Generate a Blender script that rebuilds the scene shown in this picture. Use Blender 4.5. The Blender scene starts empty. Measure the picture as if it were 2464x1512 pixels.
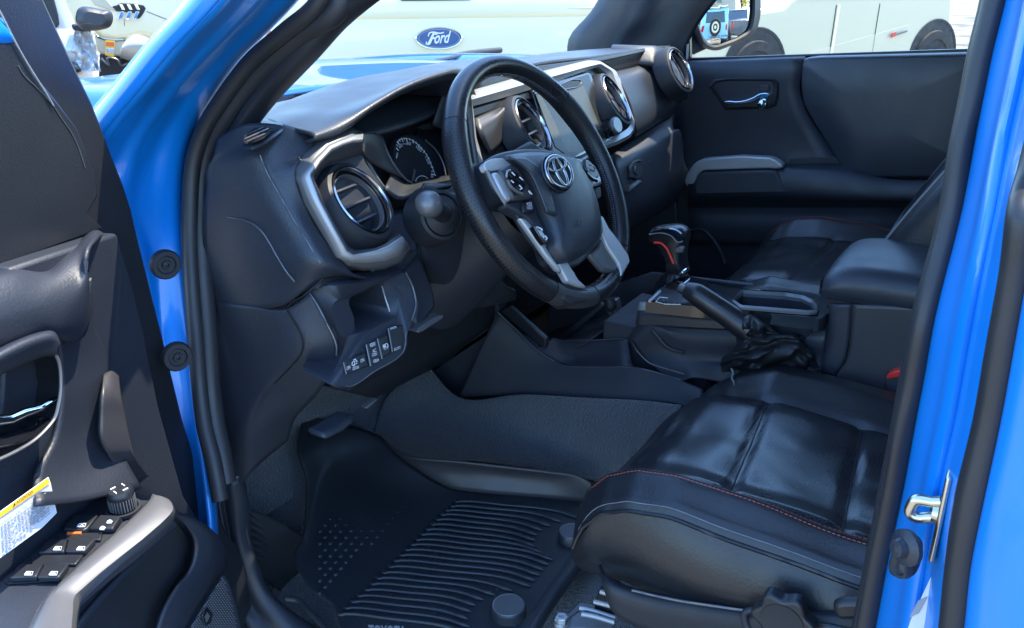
import bpy, bmesh, math, random
from mathutils import Vector, Matrix
random.seed(7)
sc = bpy.context.scene
COL = sc.collection
R = math.radians
V = Vector

# ------------------------------------------------------------------ camera calibration (2464 x 1512 reading grid)
FP, TH, PH, RO = 2003.0, 0.379487, 0.563452, -.0093148
CAM = V((-1.418, -.035, 1.398))
FWD = V((math.cos(PH)*math.cos(TH), math.sin(PH)*math.cos(TH), -math.sin(TH)))
RGT0 = V((math.sin(PH), -math.cos(PH), 0))
UP0 = RGT0.cross(FWD)
RGT = RGT0*math.cos(RO) + UP0*math.sin(RO)
UPV = UP0*math.cos(RO) - RGT0*math.sin(RO)
def ray(u, v):
    return FWD + RGT*((u-1232)/FP) - UPV*((v-756)/FP)
DOORH = V((-.90, .80, 0)); DE = V((-.94, -.34, 0)).normalized(); DN = V((.34, -.94, 0)).normalized()
WC = V((-.373, .566, 1.128)); WN = V((0, -math.cos(R(30)), math.sin(R(30)))); WV = V((0, math.sin(R(30)), math.cos(R(30))))
def plane(tag):
    t, s = tag[0], float(tag[1:])
    if t == 'X': return V((s, 0, 0)), V((1, 0, 0))
    if t == 'Y': return V((0, s, 0)), V((0, 1, 0))
    if t == 'Z': return V((0, 0, s)), V((0, 0, 1))
    if t == 'D': return V((0, s, 1.14)), V((0, 1, -.4))
    if t == 'S': return V((s, 0, 1.15)), V((1, 0, -.28))
    if t == 'N': return DOORH + DN*s, DN
    if t == 'W': return WC + WN*s, WN
    if t == 'R': return CAM + FWD*s, FWD
    if t == 'C': return V((0, .28, s)), V((0, .06, 1))     # console top: falls slightly forwards
def P(u, v, tag):
    p, n = plane(tag)
    d = ray(u, v)
    return CAM + d*((p-CAM).dot(n)/d.dot(n))
S3 = .336
ZN = {'o': (1, 0, 0), 'A': (S3, 0, 0), 'B': (S3, 818, 0), 'C': (S3, 1636, 0), 'D': (S3, 0, 500.5), 'E': (S3, 818, 500.5), 'F': (S3, 1636, 500.5),
      'G': (.338, 0, 1001), 'H': (.338, 818, 1001), 'I': (.338, 1636, 1001), 'J': (.3183, 625.6, 211.8), 'K': (.25463, 1106.9, 77),
      'M': (.26736, 1058.75, 346.5), 'N': (.35648, 481.25, 539), 'O': (.29281, 0, 0)}
def L(z, tag, s):
    k, ox, oy = ZN[z]; r = []
    for w in s.split():
        a = w.split(',')
        r.append(P(ox+float(a[0])*k, oy+float(a[1])*k, a[2] if len(a) > 2 else tag))
    return r

# ------------------------------------------------------------------ materials
MATS = {}
def mat(name, col, rough=.5, metal=0, coat=0, bump=None, spec=.5, emit=None, var=.12, trans=None, alpha=None, dots=None, sheen=0):
    m = bpy.data.materials.new(name); m.use_nodes = True
    nt = m.node_tree; N = nt.nodes; b = N['Principled BSDF']
    b.inputs['Base Color'].default_value = (*col, 1); b.inputs['Roughness'].default_value = rough
    b.inputs['Metallic'].default_value = metal; b.inputs['Coat Weight'].default_value = coat
    b.inputs['Coat Roughness'].default_value = .10 if name == 'blue_paint' else .03
    b.inputs['Specular IOR Level'].default_value = spec
    if sheen: b.inputs['Sheen Weight'].default_value = sheen
    tc = N.new('ShaderNodeTexCoord')
    if var:   # worn, dusty unevenness of the surface itself
        nz = N.new('ShaderNodeTexNoise'); nz.inputs['Scale'].default_value = 14; nz.inputs['Detail'].default_value = 6
        nt.links.new(tc.outputs['Object'], nz.inputs['Vector'])
        mr = N.new('ShaderNodeMapRange'); mr.inputs['To Min'].default_value = max(.02, rough*(1-var)); mr.inputs['To Max'].default_value = min(1, rough*(1+var))
        mr.inputs['From Min'].default_value = .35; mr.inputs['From Max'].default_value = .65
        nt.links.new(nz.outputs['Fac'], mr.inputs['Value']); nt.links.new(mr.outputs['Result'], b.inputs['Roughness'])
    if bump:
        sc_, st, dist = bump
        n2 = N.new('ShaderNodeTexNoise'); n2.inputs['Scale'].default_value = sc_; n2.inputs['Detail'].default_value = 3
        nt.links.new(tc.outputs['Object'], n2.inputs['Vector'])
        bp = N.new('ShaderNodeBump'); bp.inputs['Strength'].default_value = st; bp.inputs['Distance'].default_value = dist
        nt.links.new(n2.outputs['Fac'], bp.inputs['Height'])
        nt.links.new(bp.outputs['Normal'], b.inputs['Normal'])
        if dots:  # rows of small perforations following the surface
            uv = N.new('ShaderNodeUVMap'); mp = N.new('ShaderNodeMapping'); mp.inputs['Scale'].default_value = (dots[0], dots[1], 1)
            nt.links.new(uv.outputs['UV'], mp.inputs['Vector'])
            sx = N.new('ShaderNodeSeparateXYZ'); nt.links.new(mp.outputs['Vector'], sx.inputs['Vector'])
            def mth(op, a, c=None):
                q = N.new('ShaderNodeMath'); q.operation = op
                if hasattr(a, 'links'): nt.links.new(a, q.inputs[0])
                else: q.inputs[0].default_value = a
                if c is not None:
                    if hasattr(c, 'links'): nt.links.new(c, q.inputs[1])
                    else: q.inputs[1].default_value = c
                return q.outputs[0]
            fl = mth('FLOOR', sx.outputs['Y']); off = mth('MULTIPLY', mth('MODULO', fl, 2), .5)
            fx = mth('SUBTRACT', mth('FRACT', mth('ADD', sx.outputs['X'], off)), .5); fy = mth('SUBTRACT', mth('FRACT', sx.outputs['Y']), .5)
            dd = mth('SQRT', mth('ADD', mth('MULTIPLY', fx, fx), mth('MULTIPLY', fy, fy)))
            hole = mth('MULTIPLY', mth('LESS_THAN', dd, dots[2]), 1)
            b2 = N.new('ShaderNodeBump'); b2.inputs['Strength'].default_value = 1; b2.inputs['Distance'].default_value = dots[3]; b2.invert = True
            nt.links.new(hole, b2.inputs['Height']); nt.links.new(bp.outputs['Normal'], b2.inputs['Normal']); nt.links.new(b2.outputs['Normal'], b.inputs['Normal'])
            mx = N.new('ShaderNodeMix'); mx.data_type = 'RGBA'; mx.inputs[6].default_value = (*col, 1); mx.inputs[7].default_value = (*[c*.12 for c in col], 1)
            nt.links.new(hole, mx.inputs[0]); nt.links.new(mx.outputs[2], b.inputs['Base Color'])
    if emit:
        b.inputs['Emission Color'].default_value = (*emit[:3], 1); b.inputs['Emission Strength'].default_value = emit[3]
    if trans:   # thin clear pane
        o = N['Material Output']; t = N.new('ShaderNodeBsdfTransparent'); t.inputs['Color'].default_value = (*trans, 1)
        g = N.new('ShaderNodeBsdfGlossy'); g.inputs['Roughness'].default_value = .0
        fr = N.new('ShaderNodeFresnel'); fr.inputs['IOR'].default_value = 1.22
        ms = N.new('ShaderNodeMixShader'); nt.links.new(fr.outputs[0], ms.inputs[0]); nt.links.new(t.outputs[0], ms.inputs[1]); nt.links.new(g.outputs[0], ms.inputs[2])
        nt.links.new(ms.outputs[0], o.inputs['Surface'])
    MATS[name] = m
    return m
NAVY = (.020, .026, .036)
M = {}
M['hood'] = mat('blue_paint_sun_offset', (.001, .085, .34), .4, .0, .5, spec=.12, var=.05)  # same blue as the body, darkened in colour to offset sun on the bonnet
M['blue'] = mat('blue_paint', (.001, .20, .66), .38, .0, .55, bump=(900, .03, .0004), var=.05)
M['plastic'] = mat('grained_plastic', (.025, .029, .039), .48, bump=(420, .45, .0010))  # black plastics from here carry some skylight blue in the base colour
M['soft'] = mat('soft_dash_pad', (.025, .030, .040), .40, bump=(480, .45, .0010))
M['brown'] = mat('satin_dark_plastic', (.040, .038, .042), .42, bump=(600, .25, .0006))
M['doorp'] = mat('door_trim_plastic', (.016, .020, .030), .50, bump=(450, .45, .0009))
M['cloth'] = mat('smooth_trim', (.026, .030, .040), .65, bump=(1500, .2, .0004))
M['leather'] = mat('black_leather', (.015, .016, .019), .38, bump=(260, .30, .0012), var=.12)
M['perf'] = mat('perforated_leather', (.021, .023, .028), .29, bump=(300, .2, .0008), dots=(150, 210, .30, .004), var=.08)
M['wleather'] = mat('wheel_leather', (.015, .015, .018), .30, bump=(420, .22, .0006), var=.3)
M['wperf'] = mat('wheel_perforated_leather', (.016, .016, .019), .36, bump=(420, .25, .0006), dots=(230, 230, .30, .003), var=.3)
M['gloss'] = mat('gloss_black', (.008, .009, .012), .08, coat=.5, var=0)
M['matte'] = mat('matte_black', (.014, .016, .021), .6, bump=(450, .3, .0006))
M['rubber'] = mat('seal_rubber', (.022, .022, .025), .48, bump=(500, .15, .0006))
M['frame'] = mat('trim_black', (.014, .016, .021), .42, bump=(500, .35, .0007))
M['silver'] = mat('satin_silver_plastic', (.36, .365, .37), .36, .35, bump=(2000, .08, .0003))
M['dsilver'] = mat('dark_silver_plastic', (.13, .13, .135), .38, .35, bump=(2000, .08, .0003))
M['chrome'] = mat('chrome', (.75, .77, .80), .08, 1, var=0)
M['dchrome'] = mat('smoked_chrome', (.38, .39, .41), .16, 1, var=0)
M['zinc'] = mat('zinc_steel', (.62, .60, .53), .30, 1, bump=(120, .1, .0005))
M['mat'] = mat('floor_mat_rubber', (.018, .021, .026), .42, bump=(700, .25, .0006))
M['carpet'] = mat('carpet', (.072, .077, .086), .95, bump=(260, 1.0, .006), sheen=.3)
M['white'] = mat('white_print', (.75, .76, .78), .6, var=0)
M['paperw'] = mat('sticker_white', (.62, .67, .78), .5, var=0)
M['grey_ink'] = mat('grey_ink', (.30, .32, .36), .6, var=0)
M['yellow'] = mat('sticker_yellow', (.80, .50, .03), .5, var=0)
M['orange'] = mat('orange_plastic', (.75, .16, .03), .4, var=0)
M['red'] = mat('red_plastic', (.80, .035, .025), .28, var=0)
M['gait'] = mat('gaiter_leather', (.014, .015, .018), .50, bump=(300, .4, .0012))
M['thread'] = mat('red_thread', (.24, .055, .04), .6, var=0)
M['gthread'] = mat('grey_thread', (.16, .17, .19), .6, var=0)
M['seam'] = mat('dark_seam', (.006, .007, .009), .7, var=0)  # near-black for joints and openings
M['screen'] = mat('screen_glass', (.03, .033, .033), .24, var=0, spec=.25)
M['screen2'] = mat('display_glass', (.08, .085, .08), .32, var=0, spec=.22)
M['gauge'] = mat('gauge_face', (.012, .015, .022), .5, var=0)
M['pale'] = mat('pale_satin', (.45, .46, .46), .4, .4)
M['glass'] = mat('window_glass', (1, 1, 1), 0, trans=(.93, .95, .94), var=0)
M['mirror'] = mat('mirror_glass', (.92, .94, .95), .0, 1, var=0)
M['wpaint'] = mat('sun_warmed_white_paint', (.84, .745, .48), .30, coat=1, var=.05)  # white paint turned cream: warm sunlight put into its colour
M['wpaint2'] = mat('dimmed_white_paint', (.52, .48, .35), .30, coat=1, var=.05)  # the same white dimmed and warmed, shade and sun put into its colour
M['silverp'] = mat('silver_car_paint', (.40, .43, .47), .25, .2, coat=1, var=.05)
M['darkg'] = mat('dark_window_glass', (.015, .02, .025), .03, coat=1, var=0)
M['tyre'] = mat('tyre', (.02, .02, .022), .8, bump=(60, .4, .004))
M['oval'] = mat('oval_blue', (.05, .10, .24), .3, coat=.6, var=0)
M['greyp'] = mat('grey_paint', (.10, .11, .13), .3, .3, coat=1)
M['lblue'] = mat('light_blue_paint', (.30, .62, .85), .3, coat=1)
M['taill'] = mat('tail_lamp', (.6, .02, .02), .15, coat=1, var=0)
M['beige'] = mat('beige_wall', (.55, .50, .42), .8, bump=(20, .2, .01))
M['leafy'] = mat('yellow_leaves', (.62, .46, .03), .7, var=0)
M['bark'] = mat('bark', (.07, .05, .035), .9)
M['leafg'] = mat('olive_leaves', (.12, .11, .04), .7, var=0)
M['roofl'] = mat('headliner', (.30, .31, .32), .9)

# ------------------------------------------------------------------ object helpers
def link(name, me, m=None, parent=None, label=None):
    o = bpy.data.objects.new(name, me); COL.objects.link(o)
    if m is not None: me.materials.append(M[m] if isinstance(m, str) else m)
    if parent is not None:
        o.parent = parent
        o.matrix_parent_inverse = Matrix.Translation(parent.location).inverted() if parent.type == 'EMPTY' else Matrix.Identity(4)
    if label: o['label'] = label
    return o
def thing(name, loc, label, cat, group=None):
    o = bpy.data.objects.new(name, None); COL.objects.link(o); o.location = loc; o.empty_display_size = .1
    o['label'] = label; o['category'] = cat
    if group: o['group'] = group
    return o
def tag(o, label, cat, group=None):
    o['label'] = label; o['category'] = cat
    if group: o['group'] = group
    return o
def mesh(verts, faces, smooth=None, uvs=None):
    me = bpy.data.meshes.new('m'); me.from_pydata([tuple(v) for v in verts], [], faces)
    if uvs:
        l = me.uv_layers.new(name='UVMap')
        for lp in me.loops: l.data[lp.index].uv = uvs[lp.vertex_index]
    if smooth is not None:
        me.polygons.foreach_set('use_smooth', [True]*len(me.polygons))
        if smooth < 180: me.set_sharp_from_angle(angle=R(smooth))
    me.update(); return me
def cr(pts, n, closed=False):
    """Catmull-Rom through the points, n steps per span"""
    out = []; N_ = len(pts)
    if N_ == 2 and not closed: return [pts[0].lerp(pts[1], i/n) for i in range(n+1)]
    spans = N_ if closed else N_-1
    for i in range(spans):
        p1, p2 = pts[i % N_], pts[(i+1) % N_]
        p0 = pts[(i-1) % N_] if (closed or i > 0) else p1*2-p2
        p3 = pts[(i+2) % N_] if (closed or i < N_-2) else p2*2-p1
        d1 = max((p2-p1).length, 1e-6); d0 = max((p1-p0).length, 1e-6); d2 = max((p3-p2).length, 1e-6)
        # non-uniform tangents keep tight spans from overshooting
        m1 = ((p1-p0)/d0*d1*.5 + (p2-p1)*.5) * 1.0; m2 = ((p2-p1)*.5 + (p3-p2)/d2*d1*.5)
        for k in range(n):
            t = k/n; t2, t3 = t*t, t*t*t
            out.append(p1*(2*t3-3*t2+1) + m1*(t3-2*t2+t) + p2*(-2*t3+3*t2) + m2*(t3-t2))
    if not closed: out.append(pts[-1].copy())
    return out
def resample(pts, n, closed=True):
    q = pts + ([pts[0]] if closed else []); d = [0]
    for a, b in zip(q, q[1:]): d.append(d[-1]+(b-a).length)
    T = d[-1]; out = []; j = 0; m_ = n if closed else n-1
    for i in range(n):
        s = T*i/m_
        while j < len(d)-2 and d[j+1] < s: j += 1
        f = (s-d[j])/max(d[j+1]-d[j], 1e-9); out.append(q[j].lerp(q[j+1], min(1, max(0, f))))
    return out
def gridmesh(rows, closed=False, sm=40):
    nr, nc = len(rows), len(rows[0]); vs = [p for r in rows for p in r]; fs = []; uv = []
    sd = [0]*nr
    for i in range(1, nr): sd[i] = sd[i-1] + (rows[i][nc//2]-rows[i-1][nc//2]).length
    for i in range(nr):
        t = 0
        for j in range(nc):
            if j: t += (rows[nr//2][j]-rows[nr//2][j-1]).length
            uv.append((t, sd[i]))
    for i in range(nr-1):
        for j in range(nc-1): fs.append((i*nc+j, i*nc+j+1, (i+1)*nc+j+1, (i+1)*nc+j))
        if closed: fs.append((i*nc+nc-1, i*nc, (i+1)*nc, (i+1)*nc+nc-1))
    return mesh(vs, fs, sm, uv)
def surf(name, rows, m, parent, n=6, thick=.004, closed=False, sm=180, label=None, lin=False, nrow=None):
    """smooth skin through a grid of points"""
    nr_ = nrow or n
    rr = [(r if lin else cr(r, n, closed)) for r in rows]
    cols = [cr([r[j] for r in rr], nr_) for j in range(len(rr[0]))]
    rows2 = [[c[i] for c in cols] for i in range(len(cols[0]))]
    o = link(name, gridmesh(rows2, closed, sm), m, parent, label)
    if thick:
        s = o.modifiers.new('t', 'SOLIDIFY'); s.thickness = thick; s.offset = 0
    return o
def ring(name, loops, m, parent, n=72, cap=True, smooth=False, sm=35, label=None, span=5, align=False):
    """closed loops lofted one to the next, the last one filled"""
    ls = [resample(cr(l, span, True) if smooth else l, n) for l in loops]
    if align:
        for i in range(1, len(ls)):
            b = min(range(n), key=lambda k: sum((ls[i-1][q]-ls[i][(q+k) % n]).length_squared for q in range(0, n, 3)))
            ls[i] = ls[i][b:]+ls[i][:b]
    vs = [p for l in ls for p in l]; fs = []
    for i in range(len(ls)-1):
        for j in range(n): fs.append((i*n+j, i*n+(j+1) % n, (i+1)*n+(j+1) % n, (i+1)*n+j))
    if cap: fs.append([(len(ls)-1)*n+j for j in range(n)])
    return link(name, mesh(vs, fs, sm), m, parent, label)
def slab(name, pts, d, m, parent, bev=.002, smooth=False, span=5, label=None, seg=2):
    """outline extruded by the vector d, edges rounded"""
    if smooth: pts = cr(pts, span, True)
    n = len(pts); vs = list(pts)+[p+d for p in pts]
    fs = [list(range(n)), [2*n-1-i for i in range(n)]] + [(i, n+i, n+(i+1) % n, (i+1) % n) for i in range(n)]
    me = mesh(vs, fs)
    bm = bmesh.new(); bm.from_mesh(me); bmesh.ops.recalc_face_normals(bm, faces=bm.faces); bm.to_mesh(me); bm.free()
    o = link(name, me, m, parent, label)
    if bev:
        b = o.modifiers.new('b', 'BEVEL'); b.width = bev; b.segments = seg; b.limit_method = 'ANGLE'; b.angle_limit = R(40); b.harden_normals = False
    me.polygons.foreach_set('use_smooth', [True]*len(me.polygons)); me.set_sharp_from_angle(angle=R(35))
    return o
def tubegeo(pts, r, closed=False, k=10, fl=1.0, up=None):
    n = len(pts); rows = []; nrm = None
    for i, p in enumerate(pts):
        a = pts[(i-1) % n] if (closed or i) else p; b = pts[(i+1) % n] if (closed or i < n-1) else p
        t = (b-a).normalized()
        if up is not None: nrm = (up - t*up.dot(t)).normalized()
        elif nrm is None: nrm = t.orthogonal().normalized()
        else: nrm = (nrm - t*nrm.dot(t)).normalized()
        bi = t.cross(nrm); rad = r[i] if isinstance(r, (list, tuple)) else r
        rows.append([p + (nrm*math.cos(2*math.pi*j/k)*fl + bi*math.sin(2*math.pi*j/k))*rad for j in range(k)])
    if closed: rows.append([q.copy() for q in rows[0]])
    return rows
def tube(name, pts, r, m, parent, closed=False, k=10, n=5, fl=1.0, up=None, label=None, caps=True):
    if n > 1:
        if isinstance(r, (list, tuple)):
            rr = cr([V((x, 0, 0)) for x in r], n, closed); r = [q.x for q in rr]
        pts = cr(pts, n, closed)
    rows = tubegeo(pts, r, closed, k, fl, up); me = gridmesh(rows, True, 60)
    if caps and not closed:
        bm = bmesh.new(); bm.from_mesh(me); bm.verts.ensure_lookup_table()
        bm.faces.new([bm.verts[j] for j in range(k)][::-1]); N_ = len(rows)
        bm.faces.new([bm.verts[(N_-1)*k+j] for j in range(k)]); bm.to_mesh(me); bm.free()
        me.polygons.foreach_set('use_smooth', [True]*len(me.polygons)); me.set_sharp_from_angle(angle=R(60))
    return link(name, me, m, parent, label)
def frame(axis, tilt_up=None):
    a = axis.normalized(); u = (tilt_up or (V((0, 0, 1)) if abs(a.z) < .95 else V((0, 1, 0)))); x = u.cross(a).normalized(); y = a.cross(x)
    return x, y, a
def lathe(name, c, axis, prof, m, parent, k=48, up=None, sx=1, sy=1, label=None, sm=35):
    x, y, a = frame(axis, up); rows = []
    for r, h in prof: rows.append([c + a*h + (x*math.cos(2*math.pi*j/k)*sx + y*math.sin(2*math.pi*j/k)*sy)*r for j in range(k)])
    me = gridmesh(rows, True, sm)
    if prof[-1][0] > 1e-5 or prof[0][0] > 1e-5:
        bm = bmesh.new(); bm.from_mesh(me); bm.verts.ensure_lookup_table()
        if prof[-1][0] > 1e-5: bm.faces.new([bm.verts[(len(rows)-1)*k+j] for j in range(k)])
        bm.to_mesh(me); bm.free()
    return link(name, me, m, parent, label)
def box(name, c, ax, ay, az, m, parent, bev=.003, label=None):
    """box from centre and three half vectors"""
    p = [c-ax-ay-az, c+ax-ay-az, c+ax+ay-az, c-ax+ay-az]
    return slab(name, p, az*2, m, parent, bev, label=label)
def join_tubes(name, lst, m, parent, k=6, label=None):
    vs = []; fs = []
    for pts, r in lst:
        rows = tubegeo(pts, r, False, k); o = len(vs)
        for q in rows: vs += q
        for i in range(len(rows)-1):
            for j in range(k): fs.append((o+i*k+j, o+i*k+(j+1) % k, o+(i+1)*k+(j+1) % k, o+(i+1)*k+j))
        fs.append([o+j for j in range(k)][::-1]); fs.append([o+(len(rows)-1)*k+j for j in range(k)])
    return link(name, mesh(vs, fs, 60), m, parent, label)
def text(s, bl, br, tl, m, parent, name='lettering', lift=.0004, font_shear=0, bold=0, label=None):
    """letters fitted to the parallelogram bottom-left, bottom-right, top-left"""
    c = bpy.data.curves.new('t', 'FONT'); c.body = s; c.size = 1; c.resolution_u = 3; c.shear = font_shear; c.offset = bold; c.align_x = 'LEFT'
    o = bpy.data.objects.new('t', c); me = bpy.data.meshes.new_from_object(o)
    bpy.data.objects.remove(o); 
    xs = [v.co.x for v in me.vertices]; ys = [v.co.y for v in me.vertices]
    x0, x1, y0, y1 = min(xs), max(xs), min(ys), max(ys); ex = br-bl; ey = tl-bl; n = ex.cross(ey).normalized()
    for v in me.vertices: v.co = bl + ex*((v.co.x-x0)/(x1-x0)) + ey*((v.co.y-y0)/(y1-y0)) + n*lift
    me.name = 'lettering'; me.materials.clear()
    return link(name, me, m, parent, label)
def seamline(name, pts, r, m, parent, n=6, k=6, closed=False):
    return tube(name, pts, r, m, parent, closed, k, n)

# ================================================================== THE PICKUP TRUCK
TR = thing('pickup_truck', (0, 0, 0), 'bright blue pickup truck with its front door open, showing the black cabin', 'pickup truck')

# ---- hinge pillar and windscreen pillar, painted
inner = L('A', 'S-.745', '2230,-150 2110,0 1900,220 1680,440 1500,690 1380,900 1310,1130 1285,1500') + L('D', 'S-.745', '1300,300 1340,850 1400,1500') + L('G', 'S-.745', '1440,300 1500,830 1505,1200 1510,1500')
outer = L('A', 'S-.90', '1700,-200 1570,0 1235,355 1000,640 780,900 630,1110 560,1230 520,1500') + L('D', 'Y.915', '760,300 900,850 1040,1500') + L('G', 'Y.91', '1220,300 1330,830 1380,1200 1400,1500')
rows = []
for i, (a, b) in enumerate(zip(inner, outer)):
    # cross-section: flange, shallow channel, raised rib, outer return
    n_ = (b-a); up = V((-.35, -1, .25)).normalized()
    f = [0, .16, .30, .42, .56, .70, .84, .93, 1.0]
    h = [0, .002, -.006, -.003, .008, -.003, .003, .007, -.004] if i < 7 else [0, .000, -.001, .000, .007, .009, .007, .003, -.004]
    rows.append([a+V((.035, .03, 0))]+[a.lerp(b, q) + up*k for q, k in zip(f, h)])
surf('hinge_pillar', rows, 'blue', TR, n=4, nrow=5, thick=.003, sm=180)
# outer face of the pillar and wing turning the corner
back = [p + V((.04, .10, .0)) for p in outer]
surf('pillar_outer_skin', [[o, o.lerp(b, .15)+V((-.012, 0, 0)), b] for o, b in zip(outer, back)], 'blue', TR, n=3, thick=.002)
for q, (x, y) in enumerate(((1188, 373), (1267, 1022))):
    c = L('D', 'S-.80', '%d,%d' % (x, y))[0] + V((-.012, -.016, 0))
    g = lathe('rubber_plug', c, V((-.30, -1, .05)), [(.0, .004), (.005, .004), (.006, .0015), (.010, .0015), (.0115, .004), (.0165, .004), (.0185, .0), (.0185, -.004)], 'matte', TR, 36)
    lathe('plug_nub', c, V((-.30, -1, .05)), [(.0015, .0055), (.003, .0045), (.0035, .002)], 'frame', g, 16)
# door check strap and bracket
c = L('G', 'Y.89', '1262,170')[0]
br_ = box('door_check', c, V((.012, .003, 0)), V((0, .008, 0)), V((0, 0, .010)), 'matte', TR, .003)
lathe('check_pin', c+V((.010, -.008, .005)), V((.1, -1, .2)), [(.0, .005), (.004, .005), (.0055, .0), (.003, -.003), (.006, -.008)], 'dsilver', br_, 20)
tube('check_arm', [c+V((-.03, -.01, -.004)), c+V((0, -.009, 0)), c+V((.006, -.008, .012))], .003, 'dsilver', br_, k=8)

# ---- rubber seal running round the door opening (front side)
sl = L('A', 'S-.742', '2360,-150 2280,20 2040,230 1800,440 1610,690 1480,900 1400,1130 1370,1500') + L('D', 'S-.742', '1370,300 1410,850 1470,1500') + L('G', 'S-.742', '1530,300 1575,560')
tube('door_seal', [p+V((-.010, -.010, 0)) for p in sl], .0105, 'rubber', TR, k=12, n=6)
sl2 = L('A', 'S-.735', '2470,-120 2420,60 2150,250 1930,450 1720,690 1590,900 1500,1060 1450,1250 1440,1500') + L('D', 'S-.735', '1440,300 1480,850 1530,1500') + L('G', 'S-.735', '1580,300 1610,480')
tube('door_seal', sl2, .0135, 'rubber', TR, k=12, n=6)
# inner trim of the windscreen pillar
a = L('A', 'S-.735', '2500,-60 2400,90 2170,290 1950,500 1760,730 1640,930 1570,1090')
b = L('o', 'S-.725', '935,-25') + L('A', 'S-.705', '2464,185 2250,420 2000,680 1860,850 1790,960 1735,1040')
b2 = [p + V((.03, .09, .01)) for p in b]
surf('pillar_trim', [[p, p.lerp(q, .45)+V((-.008, -.012, .004)), q+V((0, -.003, 0)), q.lerp(r, .25)+V((.0, .0, -.002)), r] for p, q, r in zip(a, b, b2)], 'frame', TR, n=4)

# ---- B pillar: seal, trim, painted jamb, striker
bi = L('C', 'S-.70', '2190,-150 2170,0 2085,360 2020,700 1950,1050 1880,1500') + L('F', 'X-.715', '1700,690 1600,1170') + L('I', 'X-.725', '1535,0 1440,500 1330,1060 1240,1512 1180,1800')
bo = L('C', 'S-.755', '2370,-150 2340,0 2250,360 2180,700 2100,1000 2030,1500') + L('F', 'X-.765', '1830,800 1750,1240') + L('I', 'X-.765', '1690,0 1600,500 1480,1060 1395,1512 1330,1800')
rows = []
for p, q in zip(bi, bo):
    u = V((-.3, .95, 0)); u = V((-.95, .3, 0)).normalized()
    rows.append([p+V((.05, -.02, 0)), p, p.lerp(q, .12)+u*.006, p.lerp(q, .30)+u*.009, p.lerp(q, .42)+u*.003, p.lerp(q, .50)+u*.012, p.lerp(q, .72)+u*.022, p.lerp(q, .93)+u*.012, q])
surf('pillar_seal', rows, 'rubber', TR, n=3, nrow=5, sm=180)
jo = L('o', 'S-.86', '2570,-60 2560,0 2520,230 2480,400') + L('F', 'X-.865', '2464,0 2410,430 2310,950 2210,1500') + L('I', 'X-.87', '2070,500 1990,1060 1940,1512 1900,1800')
ji = [bo[0], bo[1], bo[2], bo[3], bo[5], bo[6], bo[7], bo[8].lerp(bo[8], 0), bo[9], bo[10], bo[11], bo[12]]
jo = [jo[0], jo[1], jo[2], jo[3], jo[4], jo[5], jo[6], jo[7], jo[8], jo[9], jo[10], jo[11]]
rows = []
for p, q in zip(ji, jo):
    u = V((-.94, .34, 0)).normalized()
    rows.append([p, p.lerp(q, .06)+u*.001, p.lerp(q, .30), p.lerp(q, .52)+u*.001, p.lerp(q, .56)-u*.006, p.lerp(q, .585)-u*.005, p.lerp(q, .75)-u*.001, p.lerp(q, .92), q])
surf('centre_pillar', rows, 'blue', TR, n=4, nrow=5, thick=.003, sm=60)
# rear door seal, rear door skin
so = L('o', 'S-.885', '2640,-60 2630,0 2590,230 2545,400') + L('F', 'X-.885', '2560,0 2500,430 2400,1000 2310,1500') + L('I', 'X-.89', '2150,700 2080,1060 2030,1512 1990,1800')
so2 = [so[i] for i in range(len(so))]
jj = [q for q in jo]
rows = [[p, p.lerp(q, .25)+V((-.010, .008, 0)), p.lerp(q, .6)+V((-.012, .006, 0)), q] for p, q in zip(jj, so2)]
surf('rear_door_seal', rows, 'rubber', TR, n=4, nrow=4, label='black rubber seal at the edge of the closed rear door')
rows = []
for q in so2:
    rows.append([q+V((.008, -.004, 0)), q+V((-.003, -.001, 0)), q+V((-.012, -.010, 0)), q+V((-.016, -.06, 0)), q+V((-.018, -.3, 0)), q+V((0, -1.0, 0))])
surf('rear_door', rows, 'blue', TR, n=5, nrow=4, thick=.003, sm=180)
# striker
st = box('door_striker', L('I', 'X-.835', '1865,690')[0], V((.0125, 0, 0)), V((0, .0022, 0)), V((0, 0, .036)), 'zinc', TR, .002)
loopu = L('I', 'X-.838', '1860,612 1800,612 1680,600 1650,640 1640,690 1680,722 1800,722 1860,735')
tube('striker_loop', loopu, .0042, 'zinc', st, k=12, n=5)
lathe('striker_screw', L('I', 'X-.835', '1835,690')[0], V((-.1, 1, 0)), [(.009, 0), (.008, .004), (0, .005)], 'zinc', st, 20)
pl = L('I', 'X-.848', '1560,930 1580,870 1640,835 1700,845 1740,900 1740,980 1715,1080 1680,1130 1600,1140 1540,1110 1525,1050 1540,980')
pg = slab('door_switch', pl, V((-.006, .004, 0)), 'matte', TR, .0025, True)
lathe('plunger', L('I', 'X-.852', '1632,935')[0], V((-.75, .65, .1)), [(.013, 0), (.0135, .004), (.011, .006), (.0075, .007), (.006, .012), (.0, .013)], 'plastic', pg, 30)
lathe('switch_screw', L('I', 'X-.852', '1612,1072')[0], V((-.75, .65, .1)), [(.0085, .002), (.008, .007), (.006, .007), (.005, .005), (.003, .006), (0, .0065)], 'plastic', pg, 24)
stp = L('I', 'X-.835', '1862,930 1850,1090 1835,1200 1800,1330 1745,1512 1600,1600 1655,1440 1745,1250 1815,1100')
sg = slab('paper_label', stp, V((-.001, .0006, 0)), 'paperw', TR, 0, label='white printed label on the blue door jamb')
bars = []
for i in range(16):
    t = i/15; q = L('I', 'X-.8365', '%d,%d %d,%d' % (1690-60*t+8, 1400+110*t-80, 1760-60*t, 1400+110*t-110)); bars.append(([q[0], q[1]], .0005))
join_tubes('label_print', bars, 'grey_ink', sg, 4)

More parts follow.
